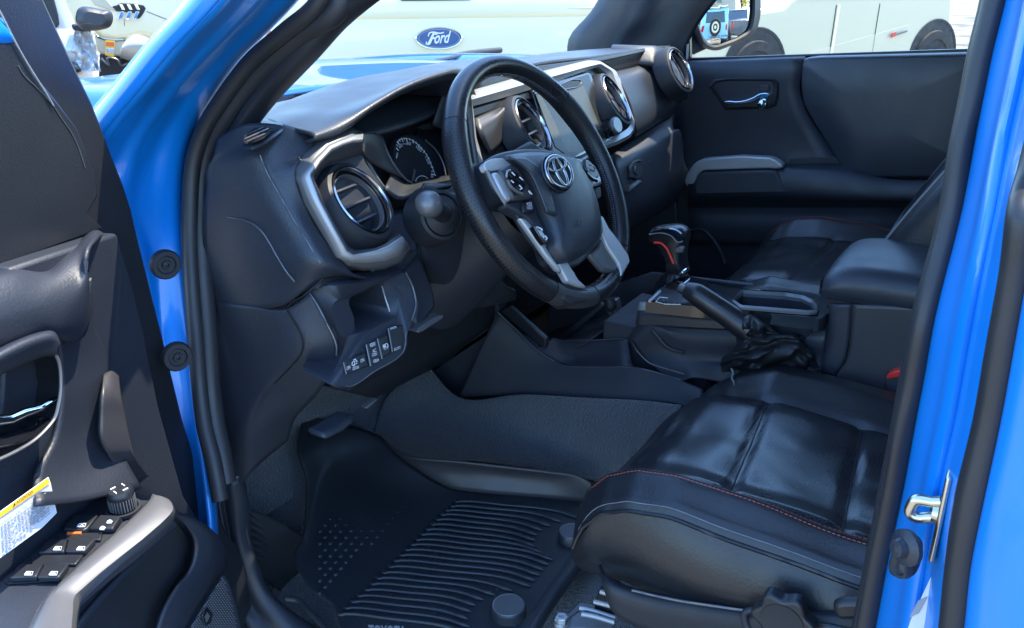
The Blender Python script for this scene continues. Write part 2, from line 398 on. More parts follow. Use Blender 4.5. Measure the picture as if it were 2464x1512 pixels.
# ---- roof, bonnet, wings, windscreen, far pillar, floor pan
roof = [[V((x, y, 1.74+.03*(1-(x/.66)**2) - (.03 if y > .4 else 0))) for x in (-.68, -.5, 0, .5, .68)] for y in (.54, .2, -.4, -1.2)]  # unseen; front edge lengthened to keep sun patches out of the cabin
surf('roof', roof, 'blue', TR, n=4, thick=.03)
surf('headliner', [[p+V((0, 0, -.05)) for p in r] for r in roof], 'roofl', TR, n=2, thick=.01)
slab('rear_wall', [V((-.74, -1.25, .55)), V((.74, -1.25, .55)), V((.74, -1.25, 1.3)), V((-.74, -1.25, 1.3))], V((0, -.03, 0)), 'carpet', TR)
slab('roof_rail', [V((-.70, .42, 1.66)), V((-.70, -1.2, 1.66)), V((-.64, -1.2, 1.76)), V((-.64, .42, 1.76))], V((.05, 0, 0)), 'frame', TR)
slab('roof_rail', [V((.70, .42, 1.66)), V((.70, -1.2, 1.66)), V((.64, -1.2, 1.76)), V((.64, .42, 1.76))], V((-.05, 0, 0)), 'frame', TR)
hx = [-.93, -.90, -.80, -.62, -.50, -.42, -.30, 0, .30, .42, .50, .62, .80, .90, .93]
hz = [-.09, -.01, .030, .004, -.006, .038, .046, .040, .046, .038, -.006, .004, .030, -.01, -.09]
rows = []
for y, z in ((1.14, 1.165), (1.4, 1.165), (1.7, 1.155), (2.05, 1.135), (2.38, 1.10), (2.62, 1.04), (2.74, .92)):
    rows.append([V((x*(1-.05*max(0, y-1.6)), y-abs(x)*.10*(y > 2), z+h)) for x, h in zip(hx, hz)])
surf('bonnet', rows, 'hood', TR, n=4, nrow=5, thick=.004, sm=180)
slab('wing', [V((-.93, 1.0, .55)), V((-.93, 1.0, 1.1)), V((-.93, 1.6, 1.08)), V((-.92, 2.5, 1.0)), V((-.90, 2.7, .6)), V((-.93, 2.3, .6)), V((-.93, 2.2, .8)), V((-.93, 1.75, .98)), V((-.93, 1.4, .8)), V((-.93, 1.35, .55))], V((.03, 0, 0)), 'blue', TR, .01)
fw = lathe('front_wheel', V((-.70, 1.80, .38)), V((-1, 0, 0)), [(.24, .0), (.38, .02), (.385, .17), (.37, .20), (.28, .205), (.25, .19)], 'tyre', TR, 48)
lathe('rim', V((-.70, 1.80, .38)), V((-1, 0, 0)), [(.25, .19), (.235, .15), (.18, .13), (.07, .16), (.0, .165)], 'silver', fw, 12, sm=15)
slab('cowl', [V((-.78, 1.02, 1.13)), V((.78, 1.02, 1.13)), V((.78, 1.16, 1.15)), V((-.78, 1.16, 1.15))], V((0, 0, .012)), 'matte', TR, .004)
wsh = [[V((-.66, 1.03, 1.17)), V((0, 1.12, 1.18)), V((.70, 1.03, 1.17))], [V((-.64, .75, 1.43)), V((0, .82, 1.44)), V((.66, .75, 1.43))], [V((-.60, .54, 1.68)), V((0, .57, 1.70)), V((.60, .54, 1.68))]]
surf('windscreen', wsh, 'glass', TR, n=6, thick=0)
# wiper
w = L('A', 'Z1.185', '2100,660 2240,600 2330,610 2300,650 2200,670 2130,690')
slab('wiper_pivot', w, V((0, 0, -.012)), 'matte', TR, .003)
tube('wiper_arm', L('A', 'Z1.18', '1930,790 2090,720 2230,660 2380,640') + L('B', 'Z1.19', '60,570 500,480 870,400'), .006, 'matte', TR, k=8)
tube('wiper_arm', L('B', 'Z1.175', '680,450 800,410 960,380 1150,360'), .010, 'matte', TR, k=8)

# ---- far side: pillar trim, mirror, door
A1 = L('B', 'X.70', '1975,-60 1885,90 1720,290'); A2 = L('B', 'X.72', '2330,-60 2240,150 2120,300'); A3 = L('o', 'X.74', '1760,-40 1680,60 1645,140')
A1.append(A1[-1]+V((0, 0, -.08))); A2.append(A2[-1]+V((0, 0, -.08))); A3.append(A3[-1]+V((0, 0, -.08)))
surf('far_pillar_trim', [[p+V((.03, .05, 0)), p, p.lerp(q, .5)+V((-.012, -.02, 0)), q, q.lerp(r, .6)+V((-.004, -.006, 0)), r] for p, q, r in zip(A1, A2, A3)], 'frame', TR, n=4, sm=50)
slab('sail_trim', L('o', 'X.745', '1560,-30 1655,-30 1660,140 1560,165'), V((.02, 0, 0)), 'frame', TR, .003)
tube('sail_edge', L('C', 'X.74', '55,-60 55,300 50,430'), .003, 'silver', TR, k=6)

# far door panel (local: face normal -X at about X=.72)
FD = slab('passenger_door', L('C', 'X.75', '-700,520 50,425 900,395 2150,365 2300,365 2300,2400 1700,2600 -700,2600'), V((.04, 0, 0)), 'doorp', TR, .006)
rows = [L('C', 'X.745', '-40,440 400,420 900,405'), L('C', 'X.715', '-40,470 400,455 895,430'), L('C', 'X.712', '-30,700 400,700 860,660'), L('C', 'X.725', '-20,1100 400,1090 1080,1060'), L('C', 'X.72', '0,1220 400,1200 1200,1180')]
surf('upper_trim', rows, 'doorp', FD, n=5, sm=180)
rp = L('C', 'X.71', '880,450 900,415 990,405 1500,392 2150,375 2250,380 2250,1275 1700,1275 1250,1275 1210,1260 1160,1190 1000,930 890,740 870,600')
def inset(pts, k, d):
    c = sum(pts, V())/len(pts); return [c+(p-c)*k+d for p in pts]
ring('padded_insert', [[p+V((.03, 0, 0)) for p in rp], rp, inset(rp, .975, V((-.014, 0, 0))), inset(rp, .93, V((-.018, 0, 0))), inset(rp, .3, V((-.018, 0, 0)))], 'soft', FD, 120, sm=60)
# door pull cup
oc = L('C', 'X.708', '205,610 240,565 330,555 680,555 712,590 708,690 690,760 640,775 320,790 290,740 230,650')
oc2 = L('C', 'X.702', '225,620 255,580 340,568 665,568 695,600 690,690 672,745 630,762 335,772 305,735 250,650')
ic = L('C', 'X.712', '250,615 275,600 350,598 640,598 655,615 655,690 640,760 600,765 330,765 315,730 270,650')
ic2 = [p+V((.045, 0, 0)) for p in ic]
cup = ring('handle_cup', [[p+V((.02, 0, 0)) for p in oc], oc, oc2, ic, ic2], 'matte', FD, 96, sm=30)
hb = L('C', 'X.700', '315,728 400,728 470,718 530,695 570,672 640,672 645,680 620,720 600,768 565,765 560,740 590,700 540,722 480,740 400,745 315,742')
slab('pull_handle', hb, V((.010, 0, 0)), 'chrome', FD, .0025, True, 2)
slab('lock_tab', L('C', 'X.706', '570,610 640,610 640,655 565,660'), V((.03, 0, 0)), 'frame', FD, .002)
lathe('lock_knob', L('C', 'X.695', '590,748')[0], V((-1, -.3, .2)), [(.012, -.01), (.012, .002), (.009, .008), (0, .010)], 'chrome', FD, 24, sm=60)
# armrest shelf and silver pull
rows = [L('C', 'X.70', '60,1200 450,1175 740,1190 1180,1185 1500,1290 2200,1290'), L('C', 'X.665', '60,1235 450,1210 740,1215 1200,1255 1500,1300 2200,1300'),
        L('C', 'X.655', '60,1390 450,1385 760,1395 1200,1420 1500,1425 2200,1425'), L('C', 'X.70', '60,1460 450,1450 760,1450 1200,1445 1500,1440 2200,1440'), L('C', 'X.735', '60,1500 450,1500 760,1500 1200,1500 1500,1500 2200,1500')]
surf('armrest', rows, 'doorp', FD, n=5, sm=180)
sp = [L('C', 'X.652', '60,1345 30,1300 45,1255 100,1175 150,1145 230,1135 640,1130 700,1155 738,1195 715,1210 640,1208 230,1222 165,1225 120,1265 95,1345')]
slab('silver_pull', sp[0], V((.03, 0, 0)), 'silver', FD, .006, True, 2, label='satin silver grab handle of the far door', seg=3)
slab('grab_face', L('C', 'X.648', '100,1345 125,1270 170,1235 600,1220 690,1225 770,1385 500,1392 110,1400'), V((.03, 0, 0)), 'cloth', FD, .006)
slab('pull_tab', L('C', 'X.72', '1000,1120 1070,1120 1060,1165 1020,1165'), V((.006, 0, 0)), 'frame', FD, .002)
slab('door_seam', L('C', 'X.718', '790,1135 1150,1122 1165,1180 770,1185'), V((.004, 0, 0)), 'matte', FD, .001)
# lower door pocket and speaker area
surf('lower_trim', [L('F', 'X.73', '60,-20 600,-20 1600,-20'), L('F', 'X.70', '60,60 600,90 1600,100'), L('F', 'X.72', '60,260 600,260 1600,260')], 'cloth', FD, n=4)
tube('pocket_edge', L('F', 'X.70', '-60,150 70,160 150,150 210,190 280,290 320,400'), .006, 'doorp', FD, k=8)
slab('belt_seal', L('C', 'X.74', '55,418 2120,350 2120,375 55,430'), V((.02, 0, 0)), 'rubber', FD, .003)
slab('window_glass', [V((.775, 1.0, 1.15)), V((.775, -1.1, 1.2)), V((.69, -1.1, 1.70)), V((.69, .45, 1.70)), V((.755, .9, 1.3))], V((.003, 0, 0)), 'glass', FD, 0)
slab('door_skin', [V((.82, 1.0, .55)), V((.86, 1.0, 1.17)), V((.86, -1.1, 1.2)), V((.82, -1.1, .55))], V((.03, 0, 0)), 'blue', FD, .01)
slab('window_frame', [V((.72, .62, 1.555)), V((.72, -1.1, 1.565)), V((.685, -1.1, 1.74)), V((.685, .40, 1.74))], V((-.035, 0, 0)), 'frame', FD, .004)  # unseen upper frame, added to keep sun out of the cabin
slab('window_frame', [V((.775, .05, 1.2)), V((.775, -.12, 1.2)), V((.69, -.12, 1.70)), V((.69, .05, 1.70))], V((-.03, 0, 0)), 'frame', FD, .004)

# far wing mirror
mh = L('C', 'X.99', '85,-60 100,60 140,220 175,300 215,340 260,345 340,325 430,285 500,230 530,180 545,60 530,-80 300,-120')
moN = V((-.35, -1, 0)).normalized()
MC = L('C', 'X.99', '330,110')[0]
def mplane(z, s, c, n):
    k, ox, oy = ZN[z]; r = []
    for w_ in s.split():
        a_ = w_.split(','); d = ray(ox+float(a_[0])*k, oy+float(a_[1])*k); r.append(CAM+d*((c-CAM).dot(n)/d.dot(n)))
    return r
tgt = V((.30, -1, .035)).normalized(); inc = (MC-CAM).normalized(); moN = (tgt-inc).normalized()
mg = 'glass'
m1 = mplane('C', '62,-80 80,60 125,240 160,320 215,358 270,362 350,335 440,300 540,235 570,150 580,60 560,-90 300,-140', MC+moN*-.005, moN)
m2 = mplane('C', '85,-80 98,60 145,230 175,300 220,335 270,338 340,315 430,278 510,220 532,140 538,60 525,-90 300,-130', MC+moN*.012, moN)
m3 = mplane('C', '100,-80 110,60 152,225 185,290 225,320 270,322 335,300 420,265 495,205 512,140 520,60 508,-90 300,-125', MC+moN*.006, moN)
m0 = inset(m1, .8, moN*-.10)
WM = ring('wing_mirror', [inset(m0, .5, moN*-.02), m0, m1, m2, m3], 'matte', TR, 96, cap=False, smooth=True, sm=50, align=False)
m4 = resample(cr(m3, 4, True), 60); cm = sum(m4, V())/60
vs = [cm + (p-cm)*k - moN*(.0035 + ((p-cm).length*k)**2/2/1.3 - .004) for k in (1, .8, .6, .4, .2) for p in m4]+[cm+moN*.0005]
fs = [(i*60+j, i*60+(j+1) % 60, (i+1)*60+(j+1) % 60, (i+1)*60+j) for i in range(4) for j in range(60)]+[(240+j, 240+(j+1) % 60, 300) for j in range(60)]
link('mirror_glass', mesh(vs, fs, 180), 'mirror', WM)
q = mplane('C', '225,282 410,262 223,262', cm+moN*.004, moN); text('OBJECTS IN MIRROR ARE', q[0], q[1], q[2], 'gauge', WM)
q = mplane('C', '230,262 400,246 229,248', cm+moN*.004, moN)
q = mplane('C', '215,300 390,283 214,287', cm+moN*.004, moN); text('CLOSER THAN THEY APPEAR', q[0], q[1], q[2], 'gauge', WM)
slab('mirror_arm', mplane('C', '40,-60 90,-60 110,120 150,260 200,350 100,395 60,300', MC-moN*.03, moN), moN*-.03, 'matte', WM, .004)

# ---- open front door (left edge of the picture)
OD = slab('front_door', L('o', 'N-.045', '-120,-120 40,-120 44,0 76,67 111,140 164,246 187,304 211,366 243,443') + L('D', 'N-.045', '780,0 840,250 1000,850 1165,1500') + L('G', 'N-.045', '1310,480 1370,560 1490,820 1560,900 1600,1000 1700,1250 1760,1512 1800,1800 -400,1800'), DN*.03, 'frame', TR, .004)
# window opening sail and frame
slab('window_frame_trim', L('O', 'N-.012', '-300,-60 -200,-60 -60,100 100,420 200,600 400,840 560,1050 700,1400 740,1600 650,1750') + L('D', 'N-.012', '690,150 100,370 -300,500'), DN*.012, 'frame', OD, .004)
surf('painted_frame', [L('O', 'N-.004', '-120,20 -30,60 20,130'), L('O', 'N.002', '-120,280 20,270 90,290'), L('O', 'N-.004', '-120,420 60,405 140,380')], 'blue', OD, n=4, thick=.002, label='blue painted strip of the window frame')
tube('trim_edge', L('O', 'N.002', '-20,60 100,300 200,480 330,690 400,800 440,870'), .0008, 'silver', OD, k=6)  # white highlight on the frame edge, drawn as a silver line
tube('trim_edge', L('O', 'N.0005', '150,540 190,610 300,720 430,860 510,980 580,1080 640,1200 700,1380'), .0005, 'dsilver', OD, k=6)
# belt line, upper door trim with its rounded end, pull cup
rows = [L('D', 'N.01', '-100,480 100,440 330,455 450,330 560,260 690,170 750,205'),
        L('D', 'N.035', '-100,540 100,490 340,490 480,400 560,330 640,250 700,215'),
        L('D', 'N.055', '-100,800 100,740 300,680 450,640 560,560 610,440 615,330'),
        L('D', 'N.055', '-100,1000 100,930 300,860 400,870 500,800 600,700 625,550'),
        L('D', 'N.045', '-100,1090 150,970 300,900 400,930 520,960 600,900 640,700')]
surf('upper_trim', rows, 'doorp', OD, n=5, sm=180)
rows = [L('D', 'N.035', '400,870 520,800 620,650 640,500'), L('D', 'N.03', '420,1100 560,1100 640,1000 660,800'), L('D', 'N.03', '430,1350 600,1350 720,1200 760,1100'),
        L('G', 'N.03', '380,150 560,150 720,100 740,-100'), L('G', 'N.04', '250,420 500,420 760,330 850,240'), L('G', 'N.06', '250,640 600,600 800,560 1000,520')]
surf('door_card', rows, 'doorp', OD, n=5, sm=180)
slab('door_card_back', L('D', 'N.0', '-100,420 690,170 800,500 900,900 1000,1400') + L('G', 'N.0', '1180,550 1400,900 1560,1350 1600,1800 -300,1800'), DN*.025, 'doorp', OD, .004)
# front end of the door grip, its highlight put into paler plastic
surf('grip_highlight', [L('D', 'N.035', '740,1200 790,1175 840,1210'), L('D', 'N.05', '725,1350 790,1330 860,1370'), L('G', 'N.05', '715,0 800,-10 880,0'), L('G', 'N.05', '715,150 810,140 910,150'), L('G', 'N.048', '760,260 850,260 940,260'), L('G', 'N.03', '850,400 920,390 1010,370'), L('G', 'N.01', '1000,560 1080,540 1160,520')], 'brown', OD, n=5, sm=180, label='curved front end of the door grip')
# inner handle: cup and chrome lever
hc = L('D', 'N.05', '-150,1250 0,1190 150,1100 300,1040 390,1055 420,1150 435,1270 425,1380 390,1500 250,1600 50,1650 -150,1680')
hc1 = L('D', 'N.058', '-150,1200 0,1150 150,1060 320,1010 405,1030 432,1150 442,1270 432,1400 405,1510 250,1640 50,1700 -150,1740')
ring('handle_cup', [hc1, hc, [p-DN*.05 for p in hc]], 'gloss', OD, 90, sm=30)
surf('handle_brow', [L('D', 'N.055', '-120,1080 100,970 300,900 380,900 420,980'), L('D', 'N.075', '-120,1130 100,1010 280,940 370,930 415,990'), L('D', 'N.07', '-120,1200 100,1100 290,1015 360,1010 415,1020'), L('D', 'N.045', '-120,1230 100,1140 290,1060 360,1050 410,1060')], 'doorp', OD, n=5)
tube('cup_rim', L('D', 'N.062', '400,1050 425,1120 435,1270 425,1380 395,1500') + L('G', 'N.062', '360,60 250,170 100,260 -100,350'), .0016, 'dsilver', OD, k=6)
tube('door_lever', L('G', 'N.05', '-150,20 -30,30 60,25 160,-20') + L('D', 'N.05', '280,1440 350,1395 395,1370'), [.0055, .0055, .005, .005, .0045, .004, .003], 'chrome', OD, k=14, n=1, up=DN)
surf('lever_pod', [L('G', 'N.03', '-150,110 0,90 150,70 300,20'), L('G', 'N.042', '-150,200 0,180 150,150 260,60'), L('G', 'N.03', '-150,300 0,280 150,220 230,140')], 'gloss', OD, n=5)
# warning sticker
ws = slab('warning_sticker', L('G', 'N.052', '340,437 355,480 398,690 300,790 0,1008 -200,1150 -200,830 0,680'), DN*.001, 'paperw', OD, 0, label='white warning sticker with a yellow header')
slab('sticker_header', L('G', 'N.0535', '342,443 352,482 0,722 -200,865 -200,830 0,686'), DN*.0004, 'yellow', ws, 0)
q = L('G', 'N.0545', '95,645 232,548 90,620'); text('ATTENTION', q[0].lerp(q[1], .16), q[1], q[2].lerp(q[2]+(q[1]-q[0]), .16), 'matte', ws)
q = L('G', 'N.0545', '92,648 112,634 104,618'); link('warning_triangle', mesh([q[0], q[1], q[2]], [(0, 1, 2)]), 'matte', ws)
q = L('G', 'N.0545', '20,735 335,510 15,712'); text('KEEP CLEAR OF THE DOOR EDGE AND READ THE GUIDE' if False else 'AIRBAG / COUSSIN GONFLABLE', q[0], q[1], q[2], 'grey_ink', ws)
bl = []
for r_ in range(17):
    x0 = 20+4*(r_ % 3); t = r_/17
    p = L('G', 'N.0545', '%d,%d %d,%d' % (12+12*t, 765+215*t, 330+35*t-(40 if r_ % 4 == 3 else 0), 545+150*t+(28 if r_ % 4 == 3 else 0)))
    k = 14
    for j in range(k):
        if random.random() < .85: bl.append(([p[0].lerp(p[1], j/k), p[0].lerp(p[1], (j+.78)/k)], .00035))
join_tubes('fine_print', bl, 'grey_ink', ws, 4)
# switch plinth (armrest top) with buttons
ztop = 'Z.90'
edge = L('G', ztop, '1090,592 1050,640 460,1175 380,1260 300,1370 200,1600 -500,1600 -300,1100 60,1000 420,700 480,600 620,575')
AR = slab('armrest', edge, V((0, 0, -.05)), 'doorp', OD, .004, False, seg=3)
se1 = L('G', 'Z.902', '1100,592 1180,598 1215,640 1215,680 1130,770 560,1245 520,1290 505,1400 490,1600')
se0 = L('G', 'Z.904', '1090,590 1070,610 1040,640 960,720 450,1180 390,1250 350,1290 300,1370 190,1600')
se2 = L('G', 'Z.885', '1190,612 1235,660 1235,720 1150,812 590,1285 560,1330 545,1430 535,1500 530,1650')
surf('armrest_bezel', [se0, [a_.lerp(b_, .35)+V((0, 0, .004)) for a_, b_ in zip(se0, se1)], se1, se2], 'dsilver', OD, n=4, nrow=2, sm=30, label='satin grey edge of the armrest')
surf('armrest_side', [se2, [p+V((-.006, .006, -.012)) for p in se2], [p+V((-.016, .014, -.02)) for p in se2]], 'cloth', OD, n=4)
pocket = L('G', 'N.05', '1230,700 1330,820 1370,900 1365,1000 1330,1090 1240,1200 1130,1400 1050,1700 400,1800 640,1330')
slab('pocket_liner', pocket, -DN*.03, 'matte', OD, .004)
tube('pocket_rim', L('G', 'N.085', '1235,775 1190,810 1000,1000 800,1200 640,1380 540,1512 460,1640'), .004, 'doorp', OD, k=10)
rows = [L('G', 'N.07', '1200,660 1330,790 1385,900 1375,1020 1340,1110 1250,1220 1150,1400 1080,1650'),
        L('G', 'N.075', '1260,690 1450,800 1510,900 1480,1050 1410,1180 1340,1300 1270,1450 1190,1650'),
        L('G', 'N.05', '1300,700 1540,860 1610,960 1575,1120 1500,1250 1425,1370 1345,1500 1260,1650')]
surf('pocket_surround', rows, 'doorp', OD, n=5, sm=180)
# speaker grille
gp = L('G', 'N.072', '1580,1130 1610,1180 1660,1330 1700,1512 1710,1650 1250,1650 1340,1512 1420,1380')
GR = slab('speaker_grille', gp, DN*.004, 'plastic', OD, .002)
import itertools
def inpoly(x, y, poly):
    c_ = False; j = len(poly)-1
    for i in range(len(poly)):
        xi, yi = poly[i]; xj, yj = poly[j]
        if (yi > y) != (yj > y) and x < (xj-xi)*(y-yi)/(yj-yi)+xi: c_ = not c_
        j = i
    return c_
gpoly = [(1580, 1150), (1605, 1190), (1650, 1340), (1688, 1512), (1690, 1560), (1320, 1560), (1360, 1500), (1430, 1390)]
vs = []; fs = []
for i in range(-10, 50):
    for j in range(0, 40):
        x = 1300+i*20+(j % 2)*10 - j*1.5; y = 1130+j*12.5
        if inpoly(x, y, gpoly) and not (abs(x-1468) < 40 and abs(y-1430) < 34):
            q = L('G', 'N.0765', '%f,%f %f,%f %f,%f %f,%f' % (x, y-4, x+6, y, x, y+4, x-6, y)); o = len(vs); vs += q; fs.append((o, o+1, o+2, o+3))
link('grille_dots', mesh(vs, fs), 'silver', GR)
slab('grille_badge', L('G', 'N.05', '1430,1420 1470,1360 1510,1410 1490,1480 1450,1500'.replace(' ', ',N.078 ')+',N.078'), DN*.002, 'gloss', GR, .001)
slab('badge_mark', L('G', 'N.081', '1455,1430 1472,1400 1490,1425 1468,1470'), DN*.001, 'dsilver', GR, 0)
# buttons
def button(pts, h=.006, m='frame', bev=.0015):
    return slab('window_switch', L('G', 'Z.903', pts), V((0, 0, h)), m, AR, bev, seg=3)
slab('switch_well', L('G', 'Z.9015', '540,735 875,740 790,870 640,1010 500,1170 60,1200 25,1180 230,1010 430,860'), V((0, 0, .001)), 'matte', AR, 0)
def icon(x, y, kind, par):
    s_ = 1.0
    lines = []
    def ln(pts, r_=.0005):
        q = L('G', 'Z.9105', ' '.join('%f,%f' % (x+a_*s_, y+b_*s_) for a_, b_ in pts)); lines.append((q, r_))
    if kind == 'win': ln([(-30, 14), (-14, -8), (30, -8), (24, 14), (-30, 14)]); ln([(-14, 8), (2, -3), (14, 8)], .0008)
    if kind == 'lock': ln([(-16, 8), (14, 8), (18, -4), (-12, -4), (-16, 8)], .0008); ln([(-6, -4), (0, -13), (12, -12), (12, -4)])
    join_tubes('switch_symbol', lines, 'white', par, 4)
b_ = button('475,800 540,738 705,738 630,835 600,850 460,838'); icon(580, 775, 'win', b_)
slab('warning_strip', L('G', 'Z.9055', '483,838 583,836 580,850 478,850'), V((0, 0, .002)), 'orange', AR, 0, label='orange strip on the window lock switch')
b_ = button('720,738 870,744 810,838 640,835'); icon(778, 755, 'lock', b_); icon(728, 800, 'lock', b_)
slab('switch_step', L('G', 'Z.902', '430,858 735,852 720,905 425,908'), V((0, 0, .004)), 'frame', AR, .001)
b_ = button('345,918 485,912 465,1000 280,1008'); icon(410, 940, 'win', b_)
b_ = button('495,912 690,908 610,1000 472,1000'); icon(575, 940, 'win', b_)
slab('switch_step', L('G', 'Z.902', '235,1015 600,1008 545,1080 230,1085'), V((0, 0, .004)), 'frame', AR, .001)
b_ = button('150,1090 315,1088 270,1180 75,1188'); icon(205, 1118, 'win', b_)
b_ = button('325,1088 500,1088 430,1185 275,1184'); icon(380, 1118, 'win', b_)
kc = L('G', 'Z.902', '882,672')[0]
lathe('knob_well', kc, V((0, 0, 1)), [(.0175, .0), (.0175, .0035), (.0145, .0035), (.013, .001)], 'matte', AR, 36)
kn = lathe('mirror_knob', kc, V((0, 0, 1)), [(.0118, .002), (.0118, .016), (.0128, .018), (.0128, .022), (.011, .025), (.0, .025)], 'frame', AR, 40)
rb = [([kc+V((math.cos(a_)*.0125, math.sin(a_)*.0125, .004)), kc+V((math.cos(a_)*.0125, math.sin(a_)*.0125, .017))], .0007) for a_ in [i*2*math.pi/28 for i in range(28)]]
join_tubes('knob_ribs', rb, 'dsilver', kn, 4)
join_tubes('knob_marks', [([kc+V((math.cos(a_)*.006, math.sin(a_)*.006, .0258)), kc+V((math.cos(a_+.7)*.0085, math.sin(a_+.7)*.0085, .0258))], .0007) for a_ in (0, 1.6, 3.1, 4.7)], 'white', kn, 4)


# ================================================================== DASHBOARD
def vent(name, c, r, tilt, yaw, m_face='matte', slats=3, vane=False, parent=None):
    t, y = R(tilt), R(yaw)
    ax = V((math.cos(y), math.sin(y), 0)); vv = V((-math.sin(y)*math.sin(t), math.cos(y)*math.sin(t), math.cos(t))); n = ax.cross(vv)  # faces the cabin
    def ln(prof, nm, m, par, k=64):
        rows = [[c + n*h + (ax*math.cos(2*math.pi*j/k)+vv*math.sin(2*math.pi*j/k))*q for j in range(k)] for q, h in prof]
        me = gridmesh(rows, True, 40)
        return link(nm, me, m, par)
    o = ln([(r*1.34, -.030), (r*1.30, -.004), (r*1.20, .006), (r*1.10, .008), (r*1.06, .004), (r*1.02, .002), (r*.98, -.002), (r*.80, -.020), (r*.78, -.045), (0, -.045)], name, m_face, parent)
    ln([(r*1.05, .001), (r*1.045, .008), (r*1.01, .0095), (r*.975, .006), (r*.97, .0)], 'chrome_ring', 'dchrome', o)
    ln([(r*.90, -.004), (r*.895, .001), (r*.875, .001), (r*.865, -.006)], 'inner_ring', 'dsilver', o)
    if vane:
        # closed round flap across the outlet
        ln([(r*.84, -.012), (r*.80, -.008), (0, -.002)], 'vent_flap', 'brown', o)
        pts = [c+n*.002+(ax*q+vv*w_)*r for q, w_ in vane]
        tube('flap_edge', pts, .0014, 'gloss', o, k=6)
    else:
        for i in range(slats):
            h = (i-(slats-1)/2)*.5*r
            hw = math.sqrt(max(1e-5, (.82*r)**2-h*h))
            p = [c+ax*(-hw)+vv*h-n*.022, c+ax*(hw*.95)+vv*h-n*.022, c+ax*(hw*.95)+vv*h-n*.004, c+ax*(-hw)+vv*h-n*.004]
            slab('vent_slat', p, vv*(.004)-n*.001, 'plastic', o, .0012, seg=3)
        if False: slab('vent_vane', [c+ax*(.30*r)+vv*(-.8*r)-n*.034, c+ax*(.30*r)+vv*(.8*r)-n*.034, c+ax*(.30*r)+vv*(.8*r)-n*.012, c+ax*(.30*r)+vv*(-.8*r)-n*.012], ax*.002, 'matte', o, 0)
    return o

# main body of the dash: top pad behind the hood and across to the far side
rows = [[V((x, 1.05-abs(x)*.04, 1.185)) for x in (-.72, -.4, 0, .4, .74)],
        [V((x, .97-abs(x)*.04, 1.222)) for x in (-.72, -.4, 0, .4, .74)]]
topf = L('o', 'D.735', '690,300 1000,262') + L('K', 'D.735', '180,430 1000,275 1880,150')
topf = [V((-.70, .80, 1.20)), V((-.42, .80, 1.215))] + L('K', 'D.735', '560,350 1000,270') + L('K', 'D.74', '1900,150')
rows = [[V((-.72, 1.03, 1.19)), V((-.42, 1.06, 1.20)), V((-.1, 1.07, 1.205)), V((.30, 1.07, 1.205)), V((.74, 1.03, 1.20))],
        [V((-.72, .93, 1.222)), V((-.42, .94, 1.235)), V((-.1, .95, 1.243)), V((.30, .95, 1.243)), V((.74, .92, 1.232))],
        [V((-.72, .84, 1.222)), V((-.42, .84, 1.232)), V((-.10, .84, 1.245)), V((.28, .84, 1.250)), V((.72, .83, 1.238))]]
eT = L('K', 'D.725', '0,500 560,350 900,285 1330,235 1880,145')
rows.append([V((-.72, .77, 1.20)), V((-.42, .77, 1.20)), eT[1], eT[3], eT[4]])
DB = surf('dashboard', rows, 'soft', TR, n=8, nrow=6, thick=.006, sm=180)
# passenger-side brow under the pad: pale band, then the lower roll of the pad
e0 = L('K', 'D.725', '100,440 600,345 1000,290 1330,240 1880,145')
e1 = L('K', 'D.732', '100,600 600,455 1000,355 1330,290 1800,165')
e2 = L('K', 'D.738', '110,640 600,500 1000,400 1480,372 1790,298')
surf('dash_brow', [e0, [a.lerp(b, .5)+V((0, -.004, -.001)) for a, b in zip(e0, e1)], e1], 'soft', DB, n=6, thick=.003)
bandt = L('K', 'D.727', '1290,272 1500,225 1700,180 1805,150 1850,140'); bandb = L('K', 'D.742', '1480,372 1560,355 1680,325 1770,298 1800,310')
surf('dash_band', [bandt, bandb], 'brown', DB, n=5, thick=.003)
# lower pad in front of the passenger, with the round end vent
f0 = L('K', 'D.742', '1470,374 1560,357 1680,327 1770,300 1840,330 1960,420')
f1 = L('K', 'D.722', '1500,470 1600,440 1720,400 1840,390 1900,430 2000,520')
f2 = L('K', 'D.715', '1600,700 1700,670 1820,630 1920,600 2000,600 2040,620')
f3 = L('K', 'D.725', '1650,930 1740,880 1860,800 1960,730 2040,680 2090,640')
f4 = L('K', 'D.765', '1650,1000 1760,930 1880,850 1980,760 2060,700 2110,650')
surf('passenger_pad', [f0, f1, f2, f3, f4], 'soft', DB, n=6, sm=180)
h0 = L('K', 'D.71', '1810,140 1850,132 1900,150 1960,160 2060,240 2160,420 2170,560 2160,620 2100,640 2060,610 2000,520 1930,430 1850,350 1800,310 1795,250')
ring('vent_pod', [[p+V((0, .10, 0)) for p in h0], h0, inset(h0, .8, V((0, -.010, 0))), inset(h0, .3, V((0, -.010, 0)))], 'soft', DB, 80, smooth=True, sm=180)
vent('air_vent', P(1632, 170, 'D.672'), .046, 28, -2, vane=[(-.25, .95), (-.1, .4), (.05, -.2), (.20, -.9)], parent=DB)
